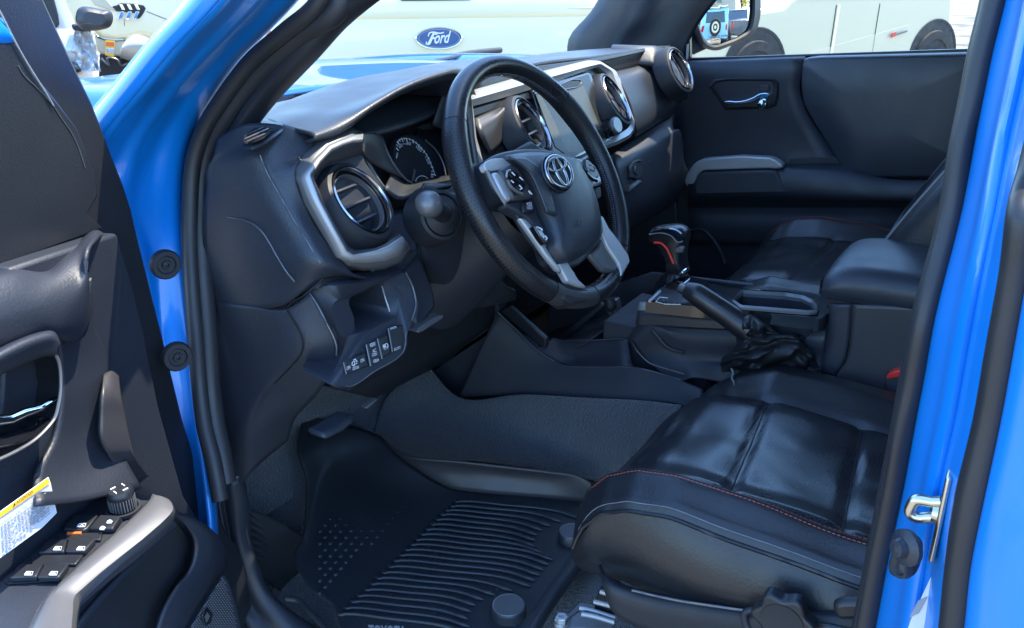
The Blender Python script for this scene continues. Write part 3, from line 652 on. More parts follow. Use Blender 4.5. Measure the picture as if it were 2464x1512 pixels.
# glove box, latch, lower dash
g0 = L('K', 'D.765', '1420,1180 1660,1010 1900,850 2010,790'); g0b = L('K', 'D.745', '1450,1270 1700,1110 1900,990 2020,930')
g1 = L('K', 'D.742', '1470,1330 1700,1180 1950,1010 2070,930'); g2 = L('K', 'D.76', '1530,1700 1760,1600 2000,1400 2110,1200'); g3 = L('K', 'D.80', '1500,1900 1800,1750 2060,1560 2150,1300')
surf('glove_box', [g0, g0b, g1, g2, g3], 'plastic', DB, n=6, sm=180)
gl = slab('glove_box_latch', L('K', 'D.735', '1600,1270 1700,1205 1740,1260 1740,1350 1690,1400 1610,1380'), V((0, .01, 0)), 'frame', DB, .003)
tube('latch_edge', L('K', 'D.732', '1602,1305 1600,1290 1700,1215 1712,1225'), .0022, 'dsilver', gl, k=6)
tube('latch_keyway', L('K', 'D.732', '1655,1270 1650,1310 1680,1345'), .002, 'dsilver', gl, k=6)
slab('latch_grip', L('K', 'D.73', '1620,1460 1700,1400 1735,1410 1720,1440 1640,1500 1610,1520'), V((0, .02, 0)), 'plastic', DB, .004)
for i, (x, y) in enumerate(((1780, 1230), (1905, 1130))): lathe('trim_screw', L('K', 'D.742', '%d,%d' % (x, y))[0], V((0, -1, 0)), [(.003, 0), (.002, .003), (0, .003)], 'matte', DB, 12)

# centre stack bezel: satin silver loop round the dark face
so_ = L('K', 'D.705', '100,590 560,455 900,365 1200,290 1290,272 1330,280 1480,372 1560,600 1650,840 1648,930 1610,1000 1500,1060 1380,1105 1100,1280 600,1500 200,1500 120,1000')
sm_ = L('K', 'D.690', '110,640 560,510 900,415 1200,330 1330,300 1440,370 1530,620 1645,850 1640,920 1600,975 1480,1035 1385,1075 1100,1250 600,1450 220,1450 140,1000')
si_ = L('K', 'D.697', '120,705 560,580 900,470 1200,365 1310,330 1390,400 1480,640 1590,860 1560,880 1500,930 1440,990 1360,1040 1100,1200 600,1400 260,1400 160,1000')
si2 = [p+V((0, .02, 0)) for p in si_]
ring('centre_bezel', [[p+V((0, .03, 0)) for p in so_], so_, sm_, si_, si2], 'silver', DB, 150, cap=False, sm=25, label='satin silver loop round the centre of the dash')
slab('centre_face', inset(si_, 1.02, V((0, .012, 0))), V((0, .03, 0)), 'brown', DB, 0)
# dark header above the left centre vent and pale blade beside it
slab('dark_header', L('K', 'D.700', '118,712 560,580 700,545 690,640 600,650 120,815'), V((0, .02, 0)), 'frame', DB, .003)
surf('vent_shoulder', [L('K', 'D.702', '130,825 330,740 600,650 640,690'), L('K', 'D.69', '180,950 330,850 450,720 560,690'), L('K', 'D.70', '280,1160 380,1060 400,920 500,760')], 'brown', DB, n=5)
# head unit
hu = L('K', 'D.690', '690,560 900,480 1215,385 1240,390 1270,480 1440,960 1450,1020 1370,1060 1150,1180 920,1250 860,1100')
HU = slab('head_unit', hu, V((0, .02, 0)), 'gloss', DB, .003)
slab('screen_glass', L('K', 'D.6885', '715,585 910,500 1215,400 1240,470 1330,760 1400,960 1350,1040 1130,1150 900,1220'), V((0, .001, 0)), 'screen', HU, 0, label='glossy head unit fascia')
slab('display', L('K', 'D.6875', '1010,570 1170,512 1190,560 1330,920 1180,980 1080,820'), V((0, .0006, 0)), 'screen2', HU, 0, label='switched-off touch display')
dslot = slab('disc_slot', L('K', 'D.6872', '960,505 1120,455 1140,470 1135,492 985,542 955,535'), V((0, .0006, 0)), 'gauge', HU, 0)
tube('slot_rim', L('K', 'D.687', '945,500 1120,452 1142,470 1137,495 985,545'), .0012, 'dsilver', dslot, k=6, n=3)
slab('display', L('K', 'D.6872', '720,600 760,590 900,860 1010,1130 1130,1150 1060,1200 905,1090 830,900'), V((0, .0006, 0)), 'screen2', HU, 0, label='left edge strip of the display')
kc = L('K', 'D.69', '1385,915')[0]
kn = lathe('volume_knob', kc, V((-.1, -1, .4)), [(.020, 0), (.019, .010), (.0165, .012), (.016, .024), (.014, .027), (0, .027)], 'gloss', HU, 36)
lathe('knob_ring', kc, V((-.1, -1, .4)), [(.0168, .020), (.0172, .023), (.0155, .0265)], 'dsilver', kn, 36)
slab('key_strip', L('K', 'D.686', '1340,1020 1380,1000 1395,1045 1355,1065'), V((0, .001, 0)), 'frame', HU, 0)
text('CLOCK', *L('K', 'D.685', '1350,1052 1388,1036 1346,1034'), 'white', HU)
vent('air_vent', P(1477, 242, 'D.682'), .0475, 33, 12, vane=[(-.85, .10), (-.4, .12), (0, -.05), (.4, -.45), (.65, -.72)], parent=DB)
vent('air_vent', P(1275, 306, 'D.682'), .047, 33, 12, slats=2, parent=DB)

# ---- binnacle hood over the gauges
b0 = L('o', 'Y.90', '600,295 638,271 828,200 952,177 1063,157 1130,150 1180,158')
b1 = L('o', 'Y.83', '640,290 690,268 850,210 965,180 1068,160 1125,158 1165,172')
b2 = L('o', 'Y.76', '690,310 740,285 875,240 972,200 1066,172 1115,170 1150,190')
b3 = L('o', 'Y.705', '757,332 820,310 900,254 978,210 1052,185 1095,178 1130,205')
b4 = [p+V((0, .012, -.010)) for p in b3]
b5 = [p+V((0, .13, -.02)) for p in b3]
b4[0] = b3[0]+V((0, .006, -.003)); b5[0] = b3[0]+V((0, .015, -.006)); b5[1] = b3[1]+V((0, .05, -.01))
surf('binnacle_hood', [[p+V((0, .05, -.03)) for p in b0], b0, b1, b2, b3, b4, b5], 'soft', DB, n=8, nrow=6, sm=180)
# hood cheek, right: falls to the bezel
surf('binnacle_cheek', [L('o', 'D.70', '1090,180 1130,200 1150,240'), L('o', 'D.72', '1060,240 1110,262 1140,300'), L('o', 'D.74', '1040,300 1100,330 1150,360')], 'matte', DB, n=5)
# cavity and gauge
slab('cluster_back', L('o', 'D.80', '820,300 1000,200 1160,170 1200,330 1180,520 900,520'), V((0, .02, 0)), 'gauge', DB, 0)
surf('cluster_left_wall', [L('J', 'D.69', '750,345 770,400 760,480'), L('J', 'D.72', '850,340 870,450 830,560'), L('J', 'D.76', '920,370 1000,560 1110,700')], 'brown', DB, n=5)
tube('cluster_rim', L('J', 'D.73', '800,540 930,750 1040,835'), .003, 'dsilver', DB, k=8)
tube('cluster_rim', L('J', 'D.75', '905,365 1000,560 1100,690 1150,720'), .0018, 'dsilver', DB, k=8)
surf('cluster_floor', [L('J', 'D.69', '940,760 1040,840 1180,800 1450,740'), L('J', 'D.76', '1000,640 1100,720 1260,700 1450,660')], 'matte', DB, n=4)
gc = [P(998, 388, 'D.775')]
GA = slab('speedometer', resample(cr(L('J', 'D.775', '1010,520 1040,390 1130,355 1250,410 1360,560 1390,700 1330,800 1200,770 1080,680'), 5, True), 60), V((0, .008, 0)), 'gauge', DB, 0)
arc = L('J', 'D.772', '1030,455 1037,405 1070,380 1105,377 1157,392 1203,428 1245,475 1280,530 1308,600 1330,662')
tube('dial_arc', L('J', 'D.7725', '1035,412 1068,386 1105,382 1153,398 1200,434 1241,481 1276,536 1304,606 1322,655'), .0004, 'white', GA, k=4)
ac = cr(arc, 6); tk = []
cg = P(625.6+1165*.3183, 211.8+590*.3183, 'D.772')
for i in range(0, len(ac), 3): tk.append(([ac[i], ac[i].lerp(cg, .13 if i % 2 == 0 else .08)], .0007 if i % 2 == 0 else .0005))
join_tubes('dial_ticks', tk, 'white', GA, 4)
for s, q in (('40', '1034,540 1044,495 1022,533'), ('60', '1055,460 1078,440 1043,440'), ('80', '1104,430 1138,436 1106,406'), ('100', '1176,455 1215,488 1186,432'), ('120', '1245,525 1270,580 1258,518'), ('140', '1290,630 1288,680 1308,630')):
    text(s, *L('J', 'D.772', q), 'white', GA, lift=.0006)
text('MPH', *L('J', 'D.772', '1079,430 1102,430 1079,420'), 'white', GA, lift=.0006)
tube('dial_bezel', L('J', 'D.755', '1250,395 1330,470 1385,570 1405,660'), .0012, 'dsilver', GA, k=6)
tube('sub_dial', L('J', 'D.772', '1195,725 1178,705 1190,680 1225,665 1262,680 1280,710'), .0006, 'white', GA, k=4)
slab('needle', L('J', 'D.768', '1165,612 1180,622 1165,705 1148,700'), V((0, .001, 0)), 'dsilver', GA, 0)
slab('needle', L('J', 'D.768', '1212,718 1218,712 1245,752 1232,760'), V((0, .001, 0)), 'white', GA, 0)
slab('column_bridge', L('J', 'D.79', '1190,325 1210,330 1180,460 1190,580 1240,700 1215,700 1160,580 1145,460'), V((0, .001, 0)), 'frame', GA, 0)
slab('cluster_ledge', L('B', 'D.75', '560,915 740,830 790,900 610,930'), V((0, .004, 0)), 'frame', DB, .001)

slab('pad_face', L('o', 'D.712', '690,420 722,372 757,333 800,316 850,302 880,335 860,385 800,400'), V((0, .02, 0)), 'soft', DB, .004)
# ---- driver's end of the dash
rows = [L('o', 'X-.73', '525,335,X-.74 590,300,X-.722 688,306,X-.690 757,330,X-.664'),
        L('o', 'X-.73', '515,376,X-.75 575,349,X-.735 660,335,X-.712 757,345,X-.668'),
        L('o', 'X-.73', '500,405,X-.754 555,382,X-.745 626,377,X-.735 745,378,X-.685'),
        L('o', 'X-.73', '500,450,X-.755 560,440,X-.750 642,419,X-.737 714,405,X-.712'),
        L('o', 'X-.73', '492,519,X-.757 590,515,X-.750 702,521,X-.737 745,520,X-.716'),
        L('o', 'X-.73', '492,600,X-.757 605,600,X-.752 735,575,X-.737 795,600,X-.712'),
        L('o', 'X-.73', '494,660,X-.757 635,660,X-.752 772,635,X-.737 850,660,X-.690'),
        L('o', 'X-.73', '498,735,X-.757 680,735,X-.750 778,668,X-.727 900,670,X-.64')]
surf('dash_end', rows, 'soft', DB, n=8, nrow=6, sm=180)
seamline('end_lit_line', L('D', 'X-.7545', '1515,52 1640,68 1750,90 1830,130 1890,190') + L('D', 'X-.7545', '1990,360 2060,470 2110,530'), .0011, 'dsilver', DB)  # lit edge of the dash end, its highlight drawn in silver
seamline('end_lit_ridge', L('J', 'X-.739', '0,510 60,650 150,810 240,970 350,1150 455,1325'), .0010, 'dsilver', DB)  # highlight along the ridge painted as a thin silver line
# defroster outlet
dg = slab('defroster_outlet', L('A', 'X-.66', '1730,1045,Z1.222 1800,880,Z1.232 1900,800,Z1.236 1960,805,Z1.236 2030,860,Z1.236 2030,920,Z1.235 1900,1010,Z1.228 1800,1050,Z1.224'), V((0, 0, -.006)), 'soft', DB, .003)
slab('outlet_mouth', L('A', 'Z1.236', '1745,1020 1770,960 1850,895 1945,925 1890,980 1810,1010'), V((0, 0, -.002)), 'seam', dg, 0)
join_tubes('outlet_ribs', [(L('A', 'Z1.2375', s), .0016) for s in ('1755,975 1880,915', '1750,1000 1920,925', '1765,1018 1900,960')], 'brown', dg)
# lower outboard panel and kick panel
rows = [L('o', 'X-.75', '494,722,X-.757 600,735,X-.757 690,744,X-.748 746,705,X-.733'),
        L('o', 'X-.75', '500,800,X-.757 610,780,X-.757 712,780,X-.748 783,769,X-.728'),
        L('o', 'X-.75', '510,880,X-.757 640,840,X-.757 729,838,X-.748 811,835,X-.722'),
        L('o', 'X-.75', '525,970,X-.757 620,930,X-.757 695,890,X-.748 795,895,X-.718'),
        L('o', 'X-.75', '540,1060,X-.755 600,1000,X-.757 650,950,X-.745 765,945,X-.712'),
        L('o', 'X-.74', '550,1130,X-.752 590,1080,X-.75 625,1040,X-.74 709,1006,X-.70'),
        L('o', 'X-.74', '560,1200,X-.745 600,1140,X-.74 640,1100,X-.72 690,1060,X-.69')]
surf('lower_end_trim', rows, 'plastic', DB, n=8, nrow=6, sm=180)
seamline('lower_lit_ridge', L('N', 'X-.735', '740,468 800,560 860,680 905,770 922,830 920,890'), .0012, 'dsilver', DB)  # lit ridge of the lower panel, highlight put in as silver
seamline('panel_gap', L('N', 'X-.752', '830,370,X-.732 720,470 590,580 640,670 690,780 690,860 620,960 500,1080'), .0009, 'seam', DB)
# knee panel with storage recess and switches
ko = L('N', 'D.70', '748,466,X-.732 900,408 1100,380 1290,335 1385,322 1425,400 1455,490 1458,560 1432,650 1392,735 1385,830 1362,880 1180,985 1000,1098 960,1110 870,1080 915,900,X-.722 905,770,X-.724 830,610,X-.728')
ki = L('N', 'D.705', '900,540 990,490 1100,450 1240,395 1290,400 1330,440 1340,560 1335,610 1300,640 1200,690 1120,730 1050,740 960,760 900,640')
kj = L('N', 'D.712', '1005,515 1100,465 1225,408 1230,410 1260,500 1290,600 1285,622 1200,665 1065,722 1050,715 1040,640')
kk = [p+V((.0, .075, 0)) for p in kj]
KP = ring('knee_panel', [[p+V((.01, .05, 0)) for p in ko], ko, inset(ko, .965, V((0, -.004, 0))), ki, kj, kk], 'plastic', DB, 140, sm=50, smooth=True, span=4)
tube('recess_divider', L('N', 'D.715', '1228,410 1255,510 1292,620'), .0016, 'silver', KP, k=6)
tube('recess_divider', L('N', 'D.725', '1214,420 1240,520 1272,615'), .0016, 'silver', KP, k=6)
seamline('panel_edge', L('N', 'D.694', '1388,330 1425,400 1452,490 1456,560 1430,650'), .0014, 'dsilver', KP)
seamline('panel_edge', L('N', 'D.695', '985,1095 1010,1098 1180,995 1355,885 1380,840 1388,735'), .0009, 'dsilver', KP)
sw_lines = ['968,935 988,1015', '1122,815 1152,960', '1198,775 1230,912', '1270,705 1298,865']
for s in sw_lines: tube('switch_gap', L('N', 'D.6945', s), .0010, 'dsilver', KP, k=6, n=1)
def T(s, q, par=None, z='N', tg='D.6935', m='white', **k): text(s, *L(z, tg, q), m, par or KP, **k)
def sw(q):
    return slab('dash_switch', L('N', 'D.6945', q), V((0, .004, 0)), 'frame', KP, .0015)
s1 = sw('976,935 1112,868 1140,958 990,1015'); s2 = sw('1128,818 1195,780 1226,912 1156,955'); s3 = sw('1204,778 1265,745 1292,868 1234,905'); s4 = sw('1274,708 1372,680 1375,835 1302,864')
T('OFF', '990,988 1016,980 987,965', s1); T('ON', '1083,938 1108,928 1080,915', s1); T('DOOR', '1031,990 1073,976 1028,970', s1)
T('400W', '1147,836 1184,824 1143,808', s2); T('AC', '1165,872 1190,863 1161,850', s2); T('120V', '1163,897 1197,886 1159,876', s2); T('100W', '1171,940 1208,930 1168,917', s2)
T('AUTO', '1240,853 1271,843 1238,836', s3); T('TOYOTA', '1283,718 1326,702 1280,704', s4, bold=.01); T('SECURITY', '1310,858 1355,842 1307,840', s4)
hl = []
def seg(q, r=.0005): hl.append((L('N', 'D.6925', q), r))
for i in range(4): seg('%d,%d %d,%d' % (1234+i, 820+i*6, 1246+i, 815+i*6))
seg('1250,812 1254,836'); seg('1250,812 1262,808 1269,818 1269,828 1262,834')
join_tubes('lamp_symbol', hl, 'white', s3, 4); hl = []
seg('1026,950 1028,935 1040,925 1046,950 1026,956'); seg('1035,920 1048,912 1055,925'); seg('1052,945 1060,940'); seg('1036,960 1046,958'); seg('1052,930 1062,926')
join_tubes('bed_lamp_symbol', hl, 'white', s1, 4)
# underside of the dash, fuse cover, hood release
slab('under_panel', L('o', 'Y.78', '781,931,Y.72 840,932,Y.71 972,850,Y.70 1000,740,Y.74 1260,640,Y.80 1320,720,Y.9 1100,860,Y.95 900,960,Y.9'), V((0, .03, 0)), 'matte', DB, .004)
slab('column_lower_shroud', L('N', 'D.73', '1380,322 1470,212 1490,215 1575,430 1600,560 1480,720 1440,640 1455,540'), V((0, .03, 0)), 'plastic', DB, .006)
slab('hood_release', L('N', 'D.72', '1468,725 1480,700 1600,625 1645,615 1640,640 1500,730 1475,738'), V((0, .02, 0)), 'dsilver', DB, .004)
slab('under_bracket', L('N', 'D.78', '825,1420 900,1380 1040,1290 1040,1350 980,1400 850,1465'), V((0, .03, 0)), 'plastic', DB, .006)
slab('wiring_bracket', L('N', 'D.79', '1115,1240 1195,1180 1200,1190 1130,1250'), V((0, .01, 0)), 'dsilver', DB, .001)
surf('left_kick_panel', [[V((-.745, .90, .95)), V((-.735, 1.02, .95)), V((-.735, 1.15, .95))], [V((-.742, .88, .72)), V((-.73, .98, .70)), V((-.72, 1.15, .70))], [V((-.742, .86, .42)), V((-.73, .96, .42)), V((-.72, 1.15, .42))]], 'plastic', DB, n=6, thick=.004)

# left silver bezel: four lines swept round the vent
bo_ = L('J', 'D.705', '778,348 690,312 560,350 430,396 330,500 266,600 262,672 330,860 450,1080 560,1280 640,1352 780,1375 930,1360 1060,1310 1128,1235')
ba_ = L('J', 'D.672', '778,360 700,372,D.668 610,400 520,440 430,530 318,668 322,700 400,890 510,1090 600,1268 690,1312 800,1318 930,1308 1050,1265 1124,1195')
bb_ = L('J', 'D.662', '775,395 700,402 625,425 540,460 450,555 383,650 382,672 450,850 550,1040 655,1235 705,1262 800,1245 880,1228 960,1195 1070,1122')
bc_ = L('J', 'D.690', '770,490 700,502 610,530 520,562 450,615 400,670 402,700 465,850 560,1030 662,1200 720,1225 800,1215 870,1205 945,1165 1045,1105')
BZ = surf('silver_bezel', [[p+V((0, .03, 0)) for p in bo_], bo_, ba_], 'dsilver', DB, n=5, nrow=1, sm=28, label='satin silver bezel round the left air vent', lin=True)
surf('bezel_face', [ba_, bb_], 'silver', BZ, n=5, nrow=1, sm=28, lin=True)
surf('bezel_inner', [bb_, bc_, [p+V((0, .02, 0)) for p in bc_]], 'brown', BZ, n=5, nrow=1, sm=28, lin=True)
slab('vent_surround', L('J', 'D.700', '380,650 440,590 540,545 700,500 775,480 800,560 930,750 985,830 960,990 1130,930 1180,1000 1190,1240 1060,1230 900,1230 700,1270 620,1250 500,1000'), V((0, .02, 0)), 'plastic', DB, .003)
slab('inner_fill', L('J', 'D.712', '960,990 1140,900 1250,930 1200,1260 1130,1340 850,1400 900,1200'), V((0, .02, 0)), 'soft', DB, .004)
slab('lower_strip', L('N', 'D.712', '830,300 1000,330 1180,330 1350,270 1440,220 1390,325 1100,385 900,410 790,450'), V((0, .03, 0)), 'matte', DB, .004)
vent('air_vent', P(864, 488, 'D.682'), .0455, 36, 10, slats=3, parent=DB)

# ================================================================== STEERING COLUMN AND WHEEL
r0 = L('E', 'Y.70', '350,90 500,-20 560,-60 750,-30 900,0,Y.68 1000,120,Y.66 1130,380,Y.68')
cc = WC - WN*.05
rows = []
for k, (dd, rx, rz) in enumerate(((-.045, .060, .052), (-.10, .068, .062), (-.17, .080, .075), (-.26, .10, .09))):
    c = WC + WN*dd + V((0, 0, -.012 - .012*k))
    rows.append([c + V((1, 0, 0))*rx*math.cos(t) + WV*rz*math.sin(t)*(1.15 if math.sin(t) < 0 else 1) for t in [i*2*math.pi/20 for i in range(20)]])
SC = surf('steering_column', rows, 'plastic', TR, n=3, nrow=4, closed=True, thick=0, sm=60)
surf('column_cover', [L('J', 'Y.69', '1240,720 1460,740 1560,800'), L('J', 'Y.675', '1160,900 1300,850 1500,880'), L('o', 'Y.665', '1000,500 1100,470 1180,560'), L('o', 'Y.67', '1010,585 1100,600 1210,680'), L('o', 'Y.70', '1020,640 1110,700 1240,700'), L('o', 'Y.74', '1040,700 1120,740 1240,720')], 'plastic', SC, n=6, sm=180)
ic_ = P(625.6+1365*.3183, 211.8+965*.3183, 'D.655')
boss = lathe('stalk_boss', ic_, V((-.35, -1, .35)), [(.042, -.03), (.036, -.004), (.034, .004), (.030, .006), (.028, .001), (.027, .006), (.020, .010), (.014, .014)], 'matte', SC, 40)
tip = P(625.6+1255*.3183, 211.8+865*.3183, 'D.60')
base = ic_ + V((-.008, -.01, .006))
d = (tip-base)
tube('turn_signal_stalk', [base, base.lerp(tip, .35), base.lerp(tip, .8)], [.013, .0125, .014], 'matte', SC, k=20)
lathe('stalk_tip', base.lerp(tip, .72), d, [(.014, -.004), (.0165, .000), (.0175, .008), (.0165, .018), (.012, .025), (.006, .028), (0, .0285)], 'dsilver', SC, 36, sm=70)
text('OFF', *L('J', 'D.618', '1350,900 1362,880 1342,890'), 'white', SC)
sy = [(L('J', 'D.617', '1352,905 1345,890 1350,878 1362,880 1364,896 1352,905'), .0004), (L('J', 'D.617', '1356,925 1366,935'), .0004)]
join_tubes('stalk_symbol', sy, 'white', SC, 4)
# right stalk (wiper)
ws_ = slab('wiper_stalk', L('M', 'W-.055', '640,70 820,-35 900,20 1010,60 1040,120 700,120'), WN*-.016, 'matte', SC, .005)
join_tubes('stalk_symbol', [(L('M', 'W-.0535', s), .0006) for s in ('872,14 885,4 895,12 882,20 872,14', '898,4 910,0', '893,-6 905,-10')], 'white', ws_, 4)

def rimpt(a, r, off=0): return WC + V((1, 0, 0))*math.cos(a)*r + WV*math.sin(a)*r + WN*off
WH = None
def arcsec(name, a0, a1, m, par, rt=.0150, n=48, seamr=False, rmaj=.1815, kk=24):
    rows = []
    for i in range(n+1):
        a = R(a0+(a1-a0)*i/n); c = rimpt(a, rmaj); ro = (rimpt(a, 1)-WC).normalized()
        # deeper section with thumb bulge near ten and two
        bulge = 1 + .10*math.exp(-((math.degrees(a) % 360-28)/12)**2) + .10*math.exp(-((math.degrees(a) % 360-152)/12)**2)
        rows.append([c + ro*math.cos(t)*rt*bulge + WN*math.sin(t)*rt*1.12*bulge for t in [2*math.pi*j/kk for j in range(kk)]])
    return link(name, gridmesh(rows, True, 60), m, par)
WH = arcsec('steering_wheel', 38, 142, 'wleather', TR)
WH['label'] = 'leather steering wheel with silver spokes'
arcsec('grip', 142.6, 232, 'wperf', WH, n=60)
arcsec('grip', -52, 37.4, 'wperf', WH, n=60)
arcsec('lower_rim', 232.6, 262, 'brown', WH, rt=.0153, n=24)
arcsec('lower_grip', 262.6, 284, 'wleather', WH, rt=.0153, n=24)
arcsec('lower_rim', 284.6, 307.4, 'wleather', WH, n=24)
for a in (37.7, 142.3, 232.3, 262.3, 284.3, 307.7):
    rr = R(a); c = rimpt(rr, .1815); ro = (rimpt(rr, 1)-WC).normalized()
    tube('rim_seam', [c+ro*math.cos(t)*.0151*1.02+WN*math.sin(t)*.0169*1.02 for t in [2*math.pi*j/24 for j in range(24)]], .0007, 'seam', WH, closed=True, k=5, n=1)
# stitching inside the rim
st_ = []
for a in [i*1.35 for i in range(-36, 178)]:
    rr = R(a)
    if 150 < a < 160: pass
    c0 = rimpt(rr, .1815-.0146, .0045); c1 = rimpt(rr+.010, .1815-.0146, -.001)
    st_.append(([c0, c1], .0007))
join_tubes('stitching', st_, 'gthread', WH, 5)
tube('stitch_welt', [rimpt(R(a), .1815-.0141, .002) for a in range(-50, 232, 6)], .0014, 'wleather', WH, k=6, n=3)
# hub: cover plate (top pad and arms)
hubo = L('M', 'W.020', '388,200 400,165 460,115 560,75 700,48 880,42 1030,60 1130,85 1230,120 1330,145 1400,200 1450,300 1462,360 1380,400 1430,560 1480,760 1460,830 1380,960 1180,1110 1050,1010 1010,900 850,560 600,520 500,420 430,290')
HUB = slab('hub', hubo, WN*-.035, 'soft', WH, .008, True, 3, seg=4)
pad = L('M', 'W.040', '600,110 700,75 880,62 1030,75 1150,105 1225,130 1290,230 1370,380 1420,520 1445,640 1455,780 1450,830 1420,910 1350,970 1200,1035 1140,1030 1060,920 1040,830 980,620 900,460 830,330 740,220')
PAD = ring('airbag_cover', [[p-WN*.03 for p in inset(pad, 1.01, V())], [p-WN*.006 for p in pad], inset(pad, .975, WN*.0), inset(pad, .88, WN*.006), inset(pad, .55, WN*.009), inset(pad, .15, WN*.010)], 'soft', HUB, 110, smooth=True, sm=180, label='grained airbag cover')
# styling crease down the left of the cover
surf('cover_crease', [L('M', 'W.046', '620,120 700,125 760,130'), L('M', 'W.048', '800,260 850,250 900,235'), L('M', 'W.049', '900,460 945,450 985,440'), L('M', 'W.047', '960,620 1000,640 1040,650')], 'soft', PAD, n=5)
eC = P(1058.75+1060*.26736, 346.5+258*.26736, 'W.054')
ex = V((1, 0, 0)); ey = WV
def oval(c, rx, ry, n=56, dz=0, cx=0, cy=0): return [c + ex*(cx+rx*math.cos(2*math.pi*i/n)) + ey*(cy+ry*math.sin(2*math.pi*i/n)) + WN*dz for i in range(n)]
ES = .0305
EM = slab('wheel_emblem', oval(eC, ES*1.15, ES*.93, dz=-.003), WN*.003, 'soft', HUB, .001, label='chrome badge of three interlocked ovals')
ring('emblem_dish', [oval(eC, ES*1.1, ES*.9, dz=.001), oval(eC, ES*1.04, ES*.84, dz=.0), oval(eC, ES*.98, ES*.78, dz=-.0005)], 'gloss', EM, 56)
tube('badge_oval', oval(eC, ES, ES*.75, dz=.002), .0030, 'dchrome', EM, closed=True, n=1, k=8)
tube('badge_oval', oval(eC, ES*.80, ES*.30, dz=.003, cy=ES*.34), .0024, 'dchrome', EM, closed=True, n=1, k=8)
tube('badge_oval', oval(eC, ES*.34, ES*.68, dz=.0035, cy=-.001), .0024, 'dchrome', EM, closed=True, n=1, k=8)
# left spoke: silver frame, control pod
fr = L('M', 'W.036', '395,175 440,140 520,130 660,160 690,200 520,235 470,255 560,380 655,490 600,520 560,500 470,380 410,260')
slab('spoke_frame', L('M', 'W.034', '398,190 430,150 540,128 665,165 690,190 520,235 455,240 420,235'), WN*-.01, 'pale', HUB, .004, True, 3)
slab('spoke_frame', L('M', 'W.036', '470,252 535,245 585,320 640,430 660,500 605,525 560,440 510,340'), WN*-.010, 'pale', HUB, .005, seg=3)
surf('spoke_side', [L('M', 'W.030', '405,230 430,300 500,430 590,570'), L('M', 'W.034', '440,240 480,320 545,440 600,520')], 'dsilver', HUB, n=5)
CP = slab('control_pod', L('M', 'W.040', '535,225 660,180 700,200 790,340 850,470 830,488 680,500 655,480 600,340'), WN*-.012, 'brown', HUB, .004)
ro_ = L('M', 'W.044', '605,260 635,235 690,250 730,290 775,360 765,420 740,450 690,430 640,380 610,330')
slab('rocker_button', ro_, WN*-.006, 'gloss', CP, .003, True, 3)
tube('button_edge', L('M', 'W.045', '598,300 605,250 632,235'), .0016, 'silver', CP, k=6)
tube('button_edge', L('M', 'W.045', '610,330 628,372 690,430 740,452'), .0022, 'dsilver', CP, k=6)
join_tubes('button_symbol', [(L('M', 'W.0465', s), .0009) for s in ('645,255 675,285', '715,300 745,325', '640,330 662,350', '712,372 740,402 722,410', '655,262 665,278')], 'white', CP, 4)
join_tubes('button_symbol', [(L('M', 'W.042', s), .0007) for s in ('795,420 815,450', '805,425 828,455 820,440')], 'white', CP, 4)
mb = slab('mode_button', L('M', 'W.036', '745,530 850,515 860,610 755,620'), WN*-.006, 'frame', HUB, .002)
text('MODE', *L('M', 'W.0375', '780,562 826,556 776,530'), 'white', mb); text('HOLD', *L('M', 'W.0375', '783,592 830,586 780,566'), 'white', mb)
slab('lower_arm', L('M', 'W.028', '600,525 850,480 880,640 960,800 1040,880 960,900 860,740 760,640 610,560'), WN*-.02, 'cloth', HUB, .004)
# long silver spoke arms reaching the bottom of the rim
slab('silver_arm', L('M', 'W.024', '720,660 780,670 900,820 1010,1010 1110,1150 1065,1130 960,1000 850,840'), WN*-.010, 'pale', HUB, .004, seg=3, label='satin silver lower spoke')
slab('silver_arm', L('M', 'W.022', '930,890 1010,890 1060,930 1170,1090 1250,1220 1330,1290 1240,1275 1155,1235 1080,1100'), WN*-.012, 'pale', HUB, .003, seg=3)
surf('arm_side', [L('M', 'W.010', '610,560 700,740 830,920 1000,1090 1090,1180'), L('M', 'W.020', '640,580 740,700 850,850 1000,1040 1080,1150')], 'brown', HUB, n=5)
rb_ = slab('audio_button', L('M', 'W.034', '845,735 885,730 990,880 985,895 950,898 900,830'), WN*-.01, 'gloss', HUB, .003)
join_tubes('button_symbol', [(L('M', 'W.0355', s), .0010) for s in ('893,755 912,765 920,780', '930,840 950,828 965,850 955,862')], 'white', rb_, 4)
# right spoke
slab('spoke_frame', L('M', 'W.030', '1225,128 1320,140 1390,190 1450,300 1462,355 1380,385 1360,320 1290,220'), WN*-.012, 'pale', HUB, .004, seg=3)
rp_ = slab('control_pod', L('M', 'W.034', '1295,145 1340,140 1400,200 1440,290 1400,330 1380,320 1330,260'), WN*-.006, 'dsilver', HUB, .003)
tube('button_edge', L('M', 'W.036', '1298,148 1308,230 1330,255'), .0030, 'gloss', rp_, k=8)
tube('button_edge', L('M', 'W.036', '1315,262 1360,310 1410,332'), .0030, 'gloss', rp_, k=8)
join_tubes('button_symbol', [(L('M', 'W.0375', s), .0010) for s in ('1342,190 1360,195', '1345,230 1385,250 1392,220 1378,200')], 'gauge', rp_, 4)
slab('cruise_switch', L('M', 'W.026', '1385,400 1450,385 1455,480 1420,500'), WN*-.008, 'matte', HUB, .002)
slab('silver_arm', L('M', 'W.020', '1440,640 1470,650 1520,750 1600,850 1700,1000 1715,1060 1640,1190 1620,1080 1520,930 1460,800'), WN*-.012, 'pale', HUB, .003, seg=3)
slab('lower_arm', L('M', 'W.014', '1455,830 1510,930 1620,1090 1645,1180 1560,1150 1480,1145 1345,985 1420,930'), WN*-.012, 'dsilver', HUB, .005, seg=3)
